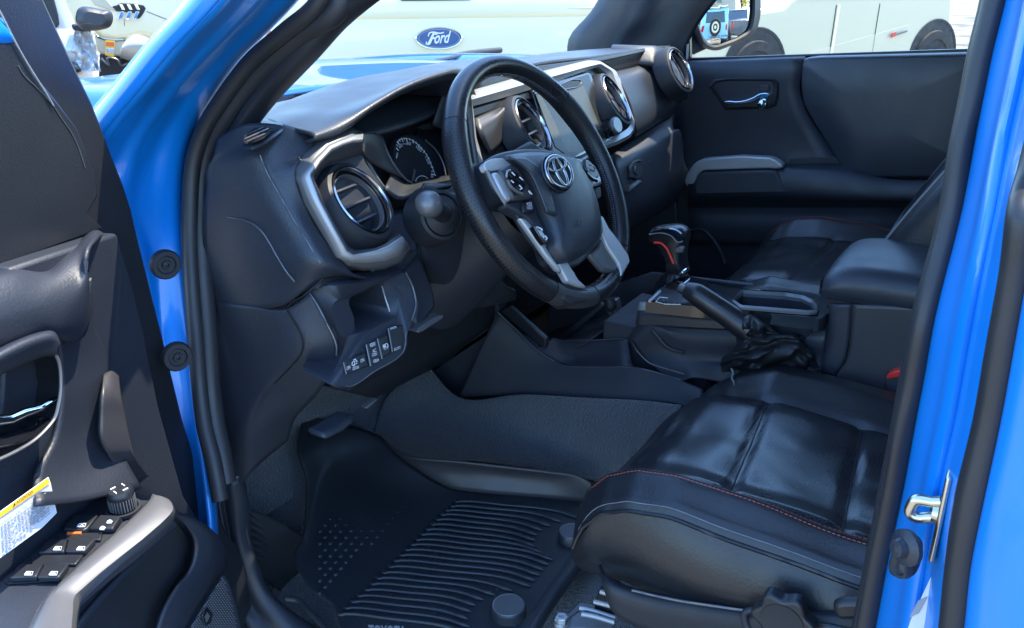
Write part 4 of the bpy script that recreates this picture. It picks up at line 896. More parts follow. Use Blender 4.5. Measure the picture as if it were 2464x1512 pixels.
# lower rim trim between the arms
slab('rim_insert', L('M', 'W.016', '1155,1235 1240,1280 1335,1300 1360,1340 1330,1420 1200,1440 1110,1380 1140,1320'), WN*-.03, 'matte', HUB, .006)
text('AIRBAG', *L('M', 'W.0525', '1185,655 1290,645 1182,632'), 'plastic', PAD, lift=.001)
text('SRS', *L('M', 'W.0525', '1210,620 1255,614 1207,590'), 'plastic', PAD, lift=.001)
tube('cover_mark', L('M', 'W.0515', '1235,690 1265,690 1270,730 1240,732 1235,690'), .0008, 'plastic', PAD, k=5, n=1)

# ================================================================== CENTRE CONSOLE
CO = surf('centre_console', [L('E', 'X-.150', '1130,745 1400,1008 1500,1080 1650,1135 1900,1142 2100,1143 2250,1175 2440,1235 2600,1300'),
                             L('E', 'X-.165', '1080,850 1200,1000 1300,1110 1600,1200 1900,1230 2100,1230 2250,1260 2440,1320 2600,1400'),
                             L('E', 'X-.185', '850,1362 1000,1345 1100,1342 1300,1345 1700,1360 2100,1385 2200,1390 2400,1400 2600,1480')], 'cloth', TR, n=6, nrow=6, sm=180)
seamline('console_seam', L('E', 'X-.151', '1130,748 1270,880 1400,1008 1500,1080 1590,1122 1660,1137 1900,1142 2090,1143 2250,1175 2440,1235'), .0013, 'dsilver', CO)
slab('console_blade', L('E', 'X-.135', '1140,745 1215,705 1475,940 1475,1025'), V((.012, 0, 0)), 'frame', CO, .002, label='flat trim blade at the front of the console')
# front tray wall and lower deck
surf('lower_deck', [L('E', 'X-.145', '1400,1000 1500,1078 1650,1130 2100,1138'), L('E', 'X-.12', '1480,960 1560,1020 1700,1090 2080,1060'), L('E', 'X-.10', '1520,930 1600,950 1750,950 2065,950')], 'doorp', CO, n=5, sm=180)
seamline('deck_seam', L('E', 'X-.10', '1600,950 1800,948 2065,948') + L('E', 'X-.14', '2140,1040 2215,1110 2330,1150 2464,1190'), .0012, 'dsilver', CO)
slab('tray_rail', L('E', 'X-.02', '1580,910 1860,680 1895,700 1640,930'), V((.012, 0, 0)), 'frame', CO, .003)
slab('tray_back', [V((-.11, .82, .66)), V((.12, .82, .66)), V((.12, .62, .76)), V((-.11, .62, .76))], V((0, 0, -.01)), 'matte', CO, .003)
tube('power_cable', L('E', 'X.0', '1930,650 1940,700 1930,740 1970,800 1900,850 1700,900'), [.010, .012, .008, .010, .006, .006], 'matte', CO, k=12)
slab('power_socket', L('E', 'X.0', '1890,670 1960,665 1985,770 1920,800'), V((.03, 0, 0)), 'dsilver', CO, .004)
slab('tray_cup', L('E', 'X-.01', '1820,900 2020,840 1990,920 1830,930'), V((.03, 0, 0)), 'frame', CO, .003)
# console flank below the trim
fl = [L('E', 'X-.102', '2065,950 2130,845') + L('F', 'X-.102', '0,860 400,875 900,890 1050,880'),
      L('E', 'X-.108', '2090,960 2230,860') + L('F', 'X-.108', '20,920 400,930 900,940 1045,930'),
      L('E', 'X-.106', '2140,1030 2330,1010') + L('F', 'X-.106', '40,1060 300,1100 800,1130 1020,1110'),
      L('E', 'X-.120', '2215,1105 2440,1160') + L('F', 'X-.115', '60,1150 290,1140 800,1200 1010,1180'),
      L('E', 'X-.135', '2300,1180 2460,1240') + L('F', 'X-.125', '80,1220 300,1250 800,1300 1000,1300')]
surf('console_flank', fl, 'plastic', CO, n=6, sm=180)
surf('flank_crease', [L('E', 'X-.112', '2235,862 2270,900 2350,990 2464,1030'), L('E', 'X-.111', '2225,880 2260,930 2340,1010 2464,1048')], 'brown', CO, n=5)
# satin trim frame round shifter and cup holders
tt = L('E', 'X-.092', '2150,675 2300,680') + L('F', 'X-.092', '100,700 500,735 800,755 1010,800')
tm = L('E', 'X-.102', '2135,735 2300,740') + L('F', 'X-.102', '100,765 500,790 800,808 1020,818')
tb = L('E', 'X-.106', '2120,835 2300,835') + L('F', 'X-.106', '100,850 500,862 800,858 1020,845')
surf('trim_top', [tt, tm], 'silver', CO, n=5, nrow=1, sm=40, label='satin silver strip along the console')
surf('trim_side', [tm, tb, [p+V((.01, 0, -.006)) for p in tb]], 'brown', CO, n=5, nrow=2, sm=40)
deck = L('F', 'C.918', '-150,600,C.918 200,490 340,572 760,595 940,612 1085,668 1060,770 1010,800 500,735 -160,680')
kdo = L('E', 'C.898', '2190,670 2340,545 2464,480') + L('F', 'C.898', '100,500 330,572 760,595 1085,668 1060,760 1005,795 500,738 100,705')
KD = ring('console_top', [[p-V((0, 0, .02)) for p in kdo], kdo, L('F', 'C.898', '372,668 435,590 760,606 890,628 960,660 1000,710 985,745 930,752 800,742 600,726 430,712')], 'gloss', CO, 160, cap=False, sm=30, align=True)
# cup holder well
cw0 = L('F', 'C.903', '355,660 430,590 760,618 900,630 1000,690 985,750 900,745 600,722 460,715')
cwo = L('F', 'C.903', '372,668 435,590 760,606 890,628 960,660 1000,710 985,745 930,752 800,742 600,726 430,712')
cwi = L('F', 'C.901', '395,668 450,612 760,632 870,650 935,680 970,715 960,738 910,740 800,730 600,714 450,704')
cwb = [p+V((.012, 0, -.075)) for p in cwi]
CW = ring('cup_holder', [inset(cwo, 1.0, V((0, 0, -.004))), cwo, [a_.lerp(b_, .5)+V((0, 0, .003)) for a_, b_ in zip(cwo, cwi)], cwi, [p-V((0, 0, .006)) for p in cwi]], 'dsilver', CO, 110, cap=False, sm=40, label='bright rim of the cup holder')
ring('cup_well', [[p-V((0, 0, .003)) for p in cwi], cwb], 'cloth', CW, 110)
slab('cup_tab', L('F', 'C.880', '680,665 790,668 785,690 720,700 700,720 668,712'), V((0, 0, -.012)), 'frame', CW, .003, label='sprung tab inside the cup holder')
# gear gate and shifter
GT = slab('gear_gate', L('E', 'C.897', '2215,665 2300,580 2400,600 2464,640') + L('F', 'C.897', '110,640 60,690 0,690'), V((0, 0, .003)), 'frame', CO, .001)
text('P R N D S', *L('E', 'C.901', '2275,690 2440,690 2290,645'), 'gauge', GT)
join_tubes('gate_lines', [(L('E', 'C.9015', s), .0006) for s in ('2262,672 2290,640 2350,645', '2262,672 2330,690 2440,692')], 'white', GT, 4)
join_tubes('gate_edge', [(L('E', 'C.9', '2218,668 2290,598'), .003)], 'silver', GT)
# gaiter of shifter
c0 = P(1632, 700, 'X.0'); c1 = P(1628, 655, 'X0.0'); c2 = P(1617, 610, 'X0.0')
def oring(c, rx, ry, n=18, wob=0): return [c + V((math.cos(2*math.pi*i/n)*rx*(1+wob*math.sin(5*i)), math.sin(2*math.pi*i/n)*ry*(1+wob*math.cos(4*i)), wob*.02*math.sin(3*i))) for i in range(n)]
GS = surf('gear_shifter', [oring(c0+V((0, 0, -.01)), .045, .050, wob=.08), oring(c0.lerp(c1, .35), .034, .036, wob=.14), oring(c0.lerp(c1, .75), .024, .026, wob=.10), oring(c1, .018, .020)], 'wleather', CO, n=3, nrow=4, closed=True, thick=0, label='gear lever with a red accent line')
sh = [('E', '2340,450 2450,470 2464,500 2330,490')]
gk = L('E', 'X-.018', '2345,465 2335,380 2290,300 2250,245 2208,240 2205,200 2225,165 2300,148 2400,150 2450,180 2462,230 2450,280 2440,340 2440,400 2450,470')
gk2 = [p+V((.036, 0, 0)) for p in gk]
KB = ring('gear_knob', [inset(gk, .6, V((-.006, 0, 0))), inset(gk, .9, V((-.004, 0, 0))), gk, [a_.lerp(b_, .5) for a_, b_ in zip(inset(gk, 1.06, V()), inset(gk2, 1.06, V()))], gk2, inset(gk2, .8, V((.006, 0, 0)))], 'wleather', GS, 90, smooth=True, sm=180)
me = KB.data
bm = bmesh.new(); bm.from_mesh(me); bm.verts.ensure_lookup_table(); bm.faces.new([bm.verts[j] for j in range(90)][::-1]); bm.to_mesh(me); bm.free()
me.polygons.foreach_set('use_smooth', [True]*len(me.polygons))
tube('red_accent', L('E', 'X-.026', '2250,248 2300,255 2335,285 2365,340 2388,400'), .0022, 'red', GS, k=8, label='red accent line on the gear knob')
tube('knob_cap_line', L('E', 'X-.027', '2215,190 2300,180 2370,200 2420,245 2455,240'), .0012, 'silver', GS, k=6)
ring('knob_cap', [inset(L('E', 'X-.024', '2225,185 2300,150 2400,150 2455,190 2458,225 2420,238 2370,195 2300,175'), 1, V()), L('E', 'X-.029', '2235,180 2300,156 2395,158 2445,195 2448,222 2420,226 2370,188 2300,168')], 'gloss', GS, 50, smooth=True, sm=60)
slab('shift_button', L('E', 'X-.028', '2390,290 2430,275 2462,280 2455,325 2400,330'), V((.01, 0, 0)), 'dsilver', GS, .003)
slab('knob_collar', L('E', 'X-.02', '2345,462 2455,450 2464,480 2345,480'), V((.036, 0, 0)), 'chrome', GS, .003)
# parking brake lever and gaiter
hp = [P(1636+a_*S3, 500.5+b_*S3, 'X-.150') for a_, b_ in ((40, 585), (110, 615), (220, 685), (340, 765), (445, 840), (500, 880))]
PB = tube('parking_brake', hp, [.0135, .0185, .0195, .020, .0215, .021], 'wleather', CO, k=24, n=6, fl=1.0, label='leather wrapped parking brake lever')
lathe('release_button', hp[0], hp[0]-hp[1], [(.007, -.006), (.007, .010), (.006, .012), (0, .012)], 'dsilver', PB, 20)
gr = [[(405, 850, .150), (440, 795, .160), (495, 765, .155), (545, 780, .135), (560, 800, .11)],
      [(405, 900, .155), (470, 850, .172), (560, 830, .168), (640, 850, .145), (690, 880, .11)],
      [(410, 960, .155), (500, 915, .165), (600, 905, .162), (700, 900, .140), (720, 930, .11)],
      [(390, 1010, .158), (520, 965, .175), (640, 950, .172), (800, 915, .150), (885, 920, .12)],
      [(300, 1075, .155), (480, 1020, .165), (660, 985, .160), (830, 950, .150), (890, 965, .12)],
      [(292, 1105, .160), (500, 1065, .185), (700, 1030, .180), (860, 1010, .165), (950, 1040, .13)],
      [(292, 1135, .150), (500, 1110, .165), (700, 1090, .160), (880, 1090, .150), (985, 1110, .12)],
      [(300, 1180, .150), (500, 1170, .150), (700, 1170, .150), (880, 1180, .14), (1010, 1160, .12)]]
rows = [[P(1636+a_*S3, 500.5+b_*S3, 'X%f' % -c_) for a_, b_, c_ in r] for r in gr]
rr = [cr(r, 8) for r in rows]; cols = [cr([r[j] for r in rr], 8) for j in range(len(rr[0]))]; rows2 = [[c[i] for c in cols] for i in range(len(cols[0]))]
for i, r in enumerate(rows2):
    for j, q in enumerate(r):
        f = .0055*math.sin(j*.62+i*.23+2.2*math.sin(i*.13)) + .004*math.sin(i*.55-j*.30+math.sin(j*.4)*1.5) + .002*math.sin(j*1.4+i*.7)
        e = min(1, i/8)*min(1, j/5); q += V((-1, -.5, .3))*f*e
link('brake_gaiter', gridmesh(rows2, False, 180), 'gait', PB, label='creased leather gaiter of the parking brake')
# storage box with padded lid
bx0 = L('F', 'X-.112', '1075,700 1235,690 1230,760 1215,900 1195,1050 1150,1160 1100,1210 1000,1170 1040,1050 1060,900')
surf('box_corner', [L('F', 'X-.09', '1060,690 1060,800 1040,950 1000,1110 985,1170'), L('F', 'X-.109', '1085,690 1085,800 1070,950 1030,1110 1010,1170'), L('F', 'X-.112', '1232,690 1225,800 1210,950 1180,1090 1105,1210')], 'plastic', CO, n=5, sm=60)
surf('box_side', [L('F', 'X-.112', '1237,690 1500,700 1700,712 2100,730'), L('F', 'X-.112', '1222,850 1450,850 1700,850 2050,850'), L('F', 'X-.112', '1192,1080 1400,1090 1650,1100 2000,1120'), L('F', 'X-.114', '1110,1212 1280,1310 1550,1460 1900,1560')], 'brown', CO, n=6, sm=180)
seamline('box_gap', L('F', 'X-.1135', '1236,690 1225,850 1195,1080 1150,1165 1105,1212'), .0012, 'seam', CO)
# lid: pillow shape
def lidrow(y, z0, z1, hw, cx=0.0):
    return [V((cx-hw*.96, y, z0)), V((cx-hw, y, z0+.012)), V((cx-hw, y, z1-.022)), V((cx-hw*.88, y, z1-.004)), V((cx-hw*.5, y, z1+.002)), V((cx, y, z1+.004)), V((cx+hw*.5, y, z1+.002)), V((cx+hw*.88, y, z1-.004)), V((cx+hw, y, z1-.022)), V((cx+hw, y, z0+.012)), V((cx+hw*.96, y, z0))]
LY = P(1636+1010*S3, 500.5+600*S3, 'X-.112'); zb = P(1636+1100*S3, 500.5+665*S3, 'X-.114').z; 
lid = []
for y, s_, dz in ((LY.y+.004, .90, -.030), (LY.y, .97, -.020), (LY.y-.015, 1, -.008), (LY.y-.05, 1.0, 0), (LY.y-.2, 1.0, .0), (LY.y-.36, .98, -.01)):
    lid.append(lidrow(y, zb+.002+(.01 if s_ < .95 else 0), zb+.054+dz, .116*s_))
LD = surf('console_lid', lid, 'soft', CO, n=4, nrow=4, thick=0, sm=180, label='padded armrest lid')
front = lid[0]; link('lid_front', mesh(front, [list(range(len(front)))], 60), 'soft', LD)
slab('lid_gap', [V((-.108, LY.y-.01, zb)), V((.108, LY.y-.01, zb)), V((.108, LY.y-.36, zb)), V((-.108, LY.y-.36, zb))], V((0, 0, -.012)), 'seam', CO, 0)
slab('box_body', [V((-.105, LY.y-.03, .62)), V((.105, LY.y-.03, .62)), V((.105, LY.y-.36, .62)), V((-.105, LY.y-.36, .62))], V((0, 0, zb-.62-.008)), 'cloth', CO, .004)
slab('tunnel_side', [V((-.13, .3, .45)), V((-.13, 1.12, .45)), V((-.13, 1.12, 1.05)), V((-.13, .92, .95)), V((-.13, .82, .76)), V((-.13, .62, .70)), V((-.13, .3, .70))], V((.02, 0, 0)), 'cloth', CO, 0)
slab('console_core', [V((-.09, .60, .52)), V((.09, .60, .52)), V((.09, .15, .52)), V((-.09, .15, .52))], V((0, 0, .28)), 'cloth', CO, .004)
slab('console_far_flank', [V((.135, .85, .50)), V((.135, .85, .70)), V((.135, .6, .83)), V((.135, .1, .86)), V((.135, -.2, .86)), V((.135, -.2, .5))], V((.01, 0, 0)), 'plastic', CO, .004)
slab('tunnel_front', [V((-.13, 1.12, .5)), V((.13, 1.12, .5)), V((.12, .80, .76)), V((.12, .86, 1.05)), V((-.12, .86, 1.05)), V((-.13, .80, .76))], V((0, .02, 0)), 'cloth', CO, .004)

# ================================================================== FLOOR, MAT, SILL
FL = None
xs = [-.80, -.72, -.66, -.5, -.36, -.24, -.18, -.14]
def floorz(x, y):
    z = .555
    if y > .92: z += (y-.92)*.9
    z -= .03 if y > .3 else 0
    if x < -.58 and y > .3: z -= min(.09, (-.58-x)*1.5)
    return z
rows = [[V((x, y, floorz(x, y)-.012)) for x in xs] for y in (-1.2, -.3, 0, .2, .4, .6, .75, .9, 1.0, 1.15)]
surf('floor_carpet', rows, 'carpet', TR, n=4, nrow=4, thick=.004)
surf('firewall', [[V((x, 1.10, z)) for x in (-.76, -.4, 0, .4, .76)] for z in (.5, .8, 1.15)], 'matte', TR, n=3, thick=.004)
surf('floor_carpet', [[V((x, y, .50)) for x in (.1, .4, .8)] for y in (1.1, .3, -1.2)], 'carpet', TR, n=2)
# carpet bank up the tunnel, seen behind the mat
cb = [L('o', 'X-.20', '1020,868 1100,955 1255,950 1420,958 1557,965 1640,975'), L('o', 'X-.235', '930,960,X-.28 1060,1010,X-.25 1255,1020,X-.235 1420,1035,X-.23 1500,1050,X-.23 1620,1060,X-.23'),
      L('o', 'X-.28', '900,1040,X-.34 990,1098,X-.30 1150,1110,X-.28 1300,1130,X-.27 1400,1150,X-.265 1560,1180,X-.265')]
surf('tunnel_carpet', cb, 'carpet', TR, n=7, nrow=7, sm=180)
surf('toe_carpet', [[V((x, y, z)) for x in (-.74, -.6, -.4, -.2)] for y, z in ((.98, .54), (1.03, .62), (1.07, .78), (1.09, .95))], 'carpet', TR, n=4)
# the mat: top-level, lies on the floor
FM = thing('floor_mat', (-.5, .6, .55), 'black all-weather rubber floor mat with moulded ribs in the driver footwell', 'floor mat')
mz = 'Z.56'
wall = [L('H', mz, '270,140,Z.60 480,285,Z.62 850,325,Z.625 1200,365,Z.62 1500,400,Z.615 1700,430,Z.61 1790,480,Z.60'),
        L('H', mz, '320,180,Z.595 500,320,Z.605 850,370,Z.605 1200,410,Z.60 1500,440,Z.60 1700,470,Z.60 1790,520,Z.59'),
        L('H', mz, '420,300,Z.575 780,510,Z.565 1000,545,Z.565 1250,565,Z.565 1500,585,Z.565 1700,600,Z.565 1800,605,Z.565')]
surf('mat_wall', wall, 'brown', FM, n=7, nrow=5, sm=180, label='raised side wall of the mat')
base = [L('H', mz, '-250,0,Z.63 270,140,Z.61 480,340,Z.59 790,520,Z.562 1250,572 1800,612'),
        L('H', mz, '-300,250,Z.63 0,300,Z.585 300,480,Z.57 700,620 1250,640 1800,680'),
        L('H', mz, '-240,450,Z.60 -150,500,Z.575 200,700,Z.565 500,830 1150,900 1800,980'),
        L('H', mz, '-240,650,Z.58 -200,750,Z.565 100,900 300,1050 1050,1150 1600,1250'),
        L('H', mz, '-260,850,Z.57 -220,950,Z.562 0,1150 200,1300 900,1400 1440,1500'),
        L('H', mz, '-330,1000,Z.565 -200,1100,Z.56 0,1300 100,1450 800,1560 1380,1620'),
        L('H', mz, '-200,1250 0,1400 0,1500 100,1600 800,1700 1300,1750')]
surf('mat_base', base, 'mat', FM, n=7, nrow=7, sm=180)
lft = [(808, 597), (778, 630), (744, 660), (708, 690), (675, 725), (640, 760), (605, 795), (568, 830), (530, 868), (495, 903), (455, 940), (418, 978), (376, 1018), (338, 1060), (295, 1102), (252, 1142), (212, 1183), (168, 1225), (118, 1268), (70, 1310), (25, 1355), (-15, 1398)]
rgt = [(1735, 740), (1575, 755), (1500, 785), (1440, 815), (1405, 850), (1390, 888), (1395, 932), (1440, 976), (1515, 1026), (1485, 1060), (1452, 1098), (1418, 1135), (1386, 1174), (1355, 1215), (1228, 1248), (1100, 1275), (1022, 1310), (965, 1350), (932, 1395), (912, 1447), (925, 1505), (930, 1560)]
ribs = []
for (a, b), (c, d_) in zip(lft, rgt):
    k = c-190; kv = b+(d_-b)*.86-42
    p = L('H', 'Z.5640', '%f,%f %f,%f %f,%f %f,%f %f,%f %f,%f' % (a, b, a+22, b+18, a+60, b+12, a+(k-a)*.5, b+(kv-b)*.48, k, kv, c, d_))
    pts = cr(p, 5); ribs.append((pts, [.0012]+[.0030]*(len(pts)-7)+[.0036]*5+[.0012]))
vs = []
join_tubes('mat_ribs', ribs, 'mat', FM, 8)
# raised dots on the left part of the mat
vs = []; fs = []
for i in range(14):
    for j in range(26):
        x = -330+i*74+(j % 2)*37; y = 420+j*44
        if x < -175 or x > 760-(y-500)*.95-150 or y > 1500 or y < 430: continue
        c = L('H', 'Z.5635', '%f,%f' % (x, y))[0]; o = len(vs)
        vs += [c+V((math.cos(q*1.0472)*.0045, math.sin(q*1.0472)*.0045, -.0015)) for q in range(6)]+[c+V((math.cos(q*1.0472)*.0025, math.sin(q*1.0472)*.0025, .0010)) for q in range(6)]
        fs += [(o+q, o+(q+1) % 6, o+6+(q+1) % 6, o+6+q) for q in range(6)]+[[o+6+q for q in range(6)]]
link('mat_nubs', mesh(vs, fs, 60), 'mat', FM)
for (x, y, s) in ((1650, 865, 1.0), (1200, 1395, 1.15)):
    c = L('H', 'Z.565', '%d,%d' % (x, y))[0]
    g = lathe('mat_clip', c, V((0, 0, 1)), [(.0225*s, -.004), (.0215*s, .010), (.0195*s, .0125), (.0165*s, .012), (.015*s, .005), (.009*s, .003), (.0085*s, .007), (.004*s, .008), (0, .006)], 'mat', FM, 44)
    lathe('clip_rim_glint', c, V((0, 0, 1)), [(.0205*s, .0125), (.0195*s, .0135), (.0180*s, .013)], 'dsilver', g, 44)  # highlight round the clip rim, put in as a silver ring
T('TOYOTA', '205,1580 480,1590 200,1488', FM, 'H', 'Z.5655', 'silver', bold=.03)
T('POSITION PREVIOUS MAT AND RUBBER', '1375,1395 1700,935 1360,1370', FM, 'H', 'Z.564', 'plastic', lift=.001)
T('FOR CORRECT INSTALLATION ONLY', '1405,1410 1770,945 1398,1390', FM, 'H', 'Z.564', 'plastic', lift=.001)
# dust specks
vs = []; fs = []
for i in range(240):
    x = random.uniform(0, 1700); y = random.uniform(560, 1500)
    if x > 1700-(y-900)*.7 and y > 900: continue
    c = L('H', 'Z.5665', '%f,%f' % (x, y))[0]; o = len(vs); q = random.uniform(.0002, .0006)
    vs += [c+V((q, 0, 0)), c+V((0, q, 0)), c+V((-q, 0, 0)), c+V((0, -q, q))]; fs += [(o, o+1, o+2), (o, o+2, o+3)]
link('dust_specks', mesh(vs, fs), 'paperw', FM)['kind'] = 'stuff'
# dead pedal with ridges
fr_ = [L('G', 'X-.70', '1730,640,X-.72 2000,760,X-.66 2230,900,X-.60'), L('G', 'X-.70', '1760,900,X-.72 1950,980,X-.67 2170,1060,X-.61'), L('G', 'X-.70', '1850,1150,X-.72 1930,1200,X-.69 2010,1260,X-.65')]
FR = surf('foot_rest', fr_, 'mat', TR, n=6)
rb = []
for i in range(9):
    t = i/8
    p = [L('G', 'X-.70', '%f,%f,X-.718' % (1745+70*t, 660+440*t)), L('G', 'X-.7', '%f,%f,X-.66' % (1960+ -20*t, 790+330*t)), L('G', 'X-.7', '%f,%f,X-.612' % (2170-170*t, 910+310*t))]
    rb.append((cr([q[0]+V((-.003, -.005, .003)) for q in p], 5), .0032))
join_tubes('foot_rest_ribs', rb, 'plastic', FR, 6)
# sill: scuff trim curving from the pillar down along the door opening
s0 = L('G', 'X-.775', '1545,505 1560,650 1605,900 1655,1170 1700,1350 1760,1500,X-.78 1830,1700,X-.78')
s1 = L('G', 'X-.758', '1590,490 1600,650 1650,900 1710,1170 1790,1350 1920,1500,X-.76 2100,1680,X-.76')
s2 = L('G', 'X-.745', '1700,430 1730,640 1745,850 1810,1070 1880,1240 2080,1420,X-.73 2360,1580,X-.70')
s3 = [p+V((.03, .03, -.05)) for p in s2]
surf('sill_trim', [s0, s1, [a_.lerp(b_, .5)+V((-.006, -.008, .004)) for a_, b_ in zip(s1, s2)], s2, s3], 'plastic', TR, n=5, nrow=4, sm=180)
surf('sill_cap', [L('G', 'X-.765', '1545,500 1560,505 1590,500'), L('G', 'X-.75', '1620,435 1660,445 1700,432')], 'dsilver', TR, n=4)
tube('mat_lip', L('G', 'Z.585', '2040,1300 2130,1315 2200,1390 2290,1480 2350,1560'), .004, 'mat', FM, k=8)
slab('rocker', [V((-.82, .92, .30)), V((-.82, -.1, .30)), V((-.82, -.1, .40)), V((-.82, .92, .40))], V((.07, 0, 0)), 'blue', TR, .01)
# ================================================================== SEATS
def lerp_tab(tab, x):
    for (a, b), (c, d) in zip(tab, tab[1:]):
        if a <= x <= c:
            t = (x-a)/(c-a); t = t*t*(3-2*t)*.5+t*.5
            return b+(d-b)*t
    return tab[0][1] if x < tab[0][0] else tab[-1][1]
def seat(parent_name, label, sx, cx, dy, dz, by=0):
    """cushion + back; sx=+1 as the driver's (door side at -X), -1 mirrored; cx centre"""
    def W_(x, y, z): return V((cx + sx*(x+.38), y+dy, z+dz))
    prof = [(-.650, .800), (-.632, .832), (-.600, .850), (-.560, .822), (-.50, .808), (-.40, .803), (-.30, .806), (-.245, .800), (-.20, .826), (-.16, .822), (-.130, .800), (-.112, .75)]
    front = [(-.35, -.010), (-.1, -.008), (.05, -.006), (.16, .0), (.25, .002), (.31, -.006), (.35, -.022), (.38, -.05), (.398, -.09)]
    seams = [.222, .086, -.06]
    def zf(x, y):
        z = lerp_tab(prof, x) + lerp_tab(front, y)
        if x > -.25: z += -.035*max(0, (y-.25))/.12 - .02*max(0, .2-y)*.5
        inside = -.56 < x < -.245
        for s in seams:
            sl_ = s + .018*(x+.40)/.16*(1 if s > 0 else 1)
            g = math.exp(-((y-sl_)/.008)**2)*.006
            if inside: z -= g
        # each panel is stuffed a little
        z -= .007*math.exp(-((x+.556)/.007)**2) + .006*math.exp(-((x+.248)/.006)**2)
        z += .0010*math.sin(x*37+y*21)+.0008*math.sin(x*61-y*45+1)
        return z
    ys = [-.35+i*(.748/110) for i in range(111)]
    def patch(nm, x0, x1, nx, m, par):
        rows = []
        for y in ys:
            r = []
            for i in range(nx+1):
                x = x0+(x1-x0)*i/nx
                # the front corners round off
                yy = y
                if y > .2: yy = y - .030*((abs(x+.38)/.26)**4)*((y-.2)/.2)
                r.append(W_(x, yy, zf(x, y)))
            rows.append(r)
        return link(nm, gridmesh(rows, False, 180), m, par)
    S = thingless(parent_name)
    base = patch(parent_name, -.558, -.247, 44, 'perf', TR); base['label'] = label
    patch('bolster', -.640, -.558, 20, 'leather', base)
    patch('bolster', -.247, -.122, 24, 'leather', base)
    # side panel and front panel: one skirt round the near side, the rounded corner and the front
    per = []
    def edge(x, y):
        yy = y if y <= .2 else y - .030*((abs(x+.38)/.26)**4)*((y-.2)/.2)
        return W_(x, yy, zf(x, y))
    for y in ys[::3]:
        if y < .375: per.append((edge(-.640, y), -.640, y))
    for i in range(37): per.append((edge(-.640+.518*i/36, .398), -.640+.518*i/36, .398))
    rows = []
    for i, (p_, x_, y_) in enumerate(per):
        tx = per[min(i+3, len(per)-1)][0]-per[max(i-3, 0)][0]; nrm_ = V((-tx.y, tx.x, 0)).normalized()*(1 if sx > 0 else -1)
        wf = min(1, max(0, (y_-.20)/.19))*min(1, max(0, .25+(x_+.640)/.05)) if y_ < .39 else min(1, .25+(x_+.640)/.05)
        wf = max(wf, min(1, max(0, (y_-.24)/.15))*.55)
        zb_ = min(.680 + .02*(y_-.1) - .055*wf + dz, p_.z-.004); r = []
        for k in range(15):
            t = k/14
            out = .022*math.sin(math.pi*min(1, t*1.05))*(1-.75*wf) - .02*t*t*(1-wf) - .095*t**1.2*wf
            r.append(V((p_.x, p_.y, p_.z+(zb_-p_.z)*t)) + nrm_*out)
        rows.append(r)
    link('side_panel', gridmesh(rows, False, 180), 'leather', base)
    # far side
    rows = []
    for y in ys[::4]:
        rows.append([W_(-.122, y, zf(-.122, y)), W_(-.110, y, .74), W_(-.115, y, .68)])
    link('side_panel', gridmesh(rows, False, 180), 'leather', base)
    # piping and stitching
    def line(nm, f, r, m, lift=.001, y0=-.3, y1=.385, n_=46, par=base):
        pts = []
        for i in range(n_+1):
            y = y0+(y1-y0)*i/n_; x = f(y)
            yy = y - (.030*((abs(x+.38)/.26)**4)*((y-.2)/.2) if y > .2 else 0)
            pts.append(W_(x, yy, zf(x, y)+lift))
        if nm == 'red_stitching':
            dn = resample(pts, 400, False); return join_tubes(nm, [([dn[i], dn[i+2]], r*1.1) for i in range(0, 396, 3)], m, par, 5)
        return tube(nm, pts, r, m, par, k=6, n=2)
    line('piping', lambda y: -.640, .0028, 'leather', .0, y1=.398)
    line('piping_stitch', lambda y: -.636, .0006, 'gthread', .002, y1=.39)
    line('red_stitching', lambda y: -.600-.010*(y-.1)-.035*max(0, .2-y) if y > -.05 else -.609, .0007, 'thread', .001, y1=.385)
    line('red_stitching', lambda y: -.592-.008*(y-.1)-.035*max(0, .2-y) if y > -.05 else -.601, .0007, 'thread', .001, y1=.385)
    line('seam_gap', lambda y: -.596-.009*(y-.1)-.035*max(0, .2-y) if y > -.05 else -.605, .0009, 'seam', .0006, y1=.385)
    line('seam_gap', lambda y: -.557, .0011, 'seam', -.0002, y1=.37)
    line('seam_gap', lambda y: -.247, .0011, 'seam', -.0002, y1=.37)
    line('red_stitching', lambda y: -.135, .0007, 'thread', .002, y1=.39)
    line('red_stitching', lambda y: -.128, .0007, 'thread', .001, y1=.39)
    for s in seams:
        pts = []
        for i in range(31):
            x = -.556+.308*i/30; y = s+.018*(x+.40)/.16; pts.append(W_(x, y, zf(x, y)+.0006))
        tube('seam_gap', pts, .0011, 'seam', base, k=6, n=1)
    # backrest
    def brow(z, y, w, d):
        return [W_(-.38+w*math.cos(t)*(1 if abs(math.cos(t)) < .8 else 1), y+dyy, z) for t, dyy in []]
    rows = []
    for k, (z, yf, w) in enumerate(((.80, -.14, .24), (.88, -.16, .265), (1.0, -.185, .275), (1.15, -.23, .275), (1.3, -.285, .262), (1.42, -.32, .23), (1.46, -.345, .18))):
        r = []
        for x, b in ((-1, -.10), (-1.0, -.03), (-.95, .035), (-.86, .05), (-.70, .018), (-.45, .0), (0, -.006), (.45, .0), (.70, .018), (.86, .05), (.95, .035), (1.0, -.03), (1, -.10)):
            r.append(W_(-.38+w*x, yf+by+b-(.012 if k in (0, 6) else 0) - (max(0, z-.85)*.30 if by else 0), z))
        rows.append(r)
    bk = surf('backrest', rows, 'leather', base, n=5, nrow=5, thick=0, sm=180)
    slab('backrest_shell', [W_(-.62, -.22, .8), W_(-.14, -.22, .8), W_(-.14, -.42, 1.44), W_(-.62, -.42, 1.44)], V((0, -.06, 0)), 'cloth', bk, .03)
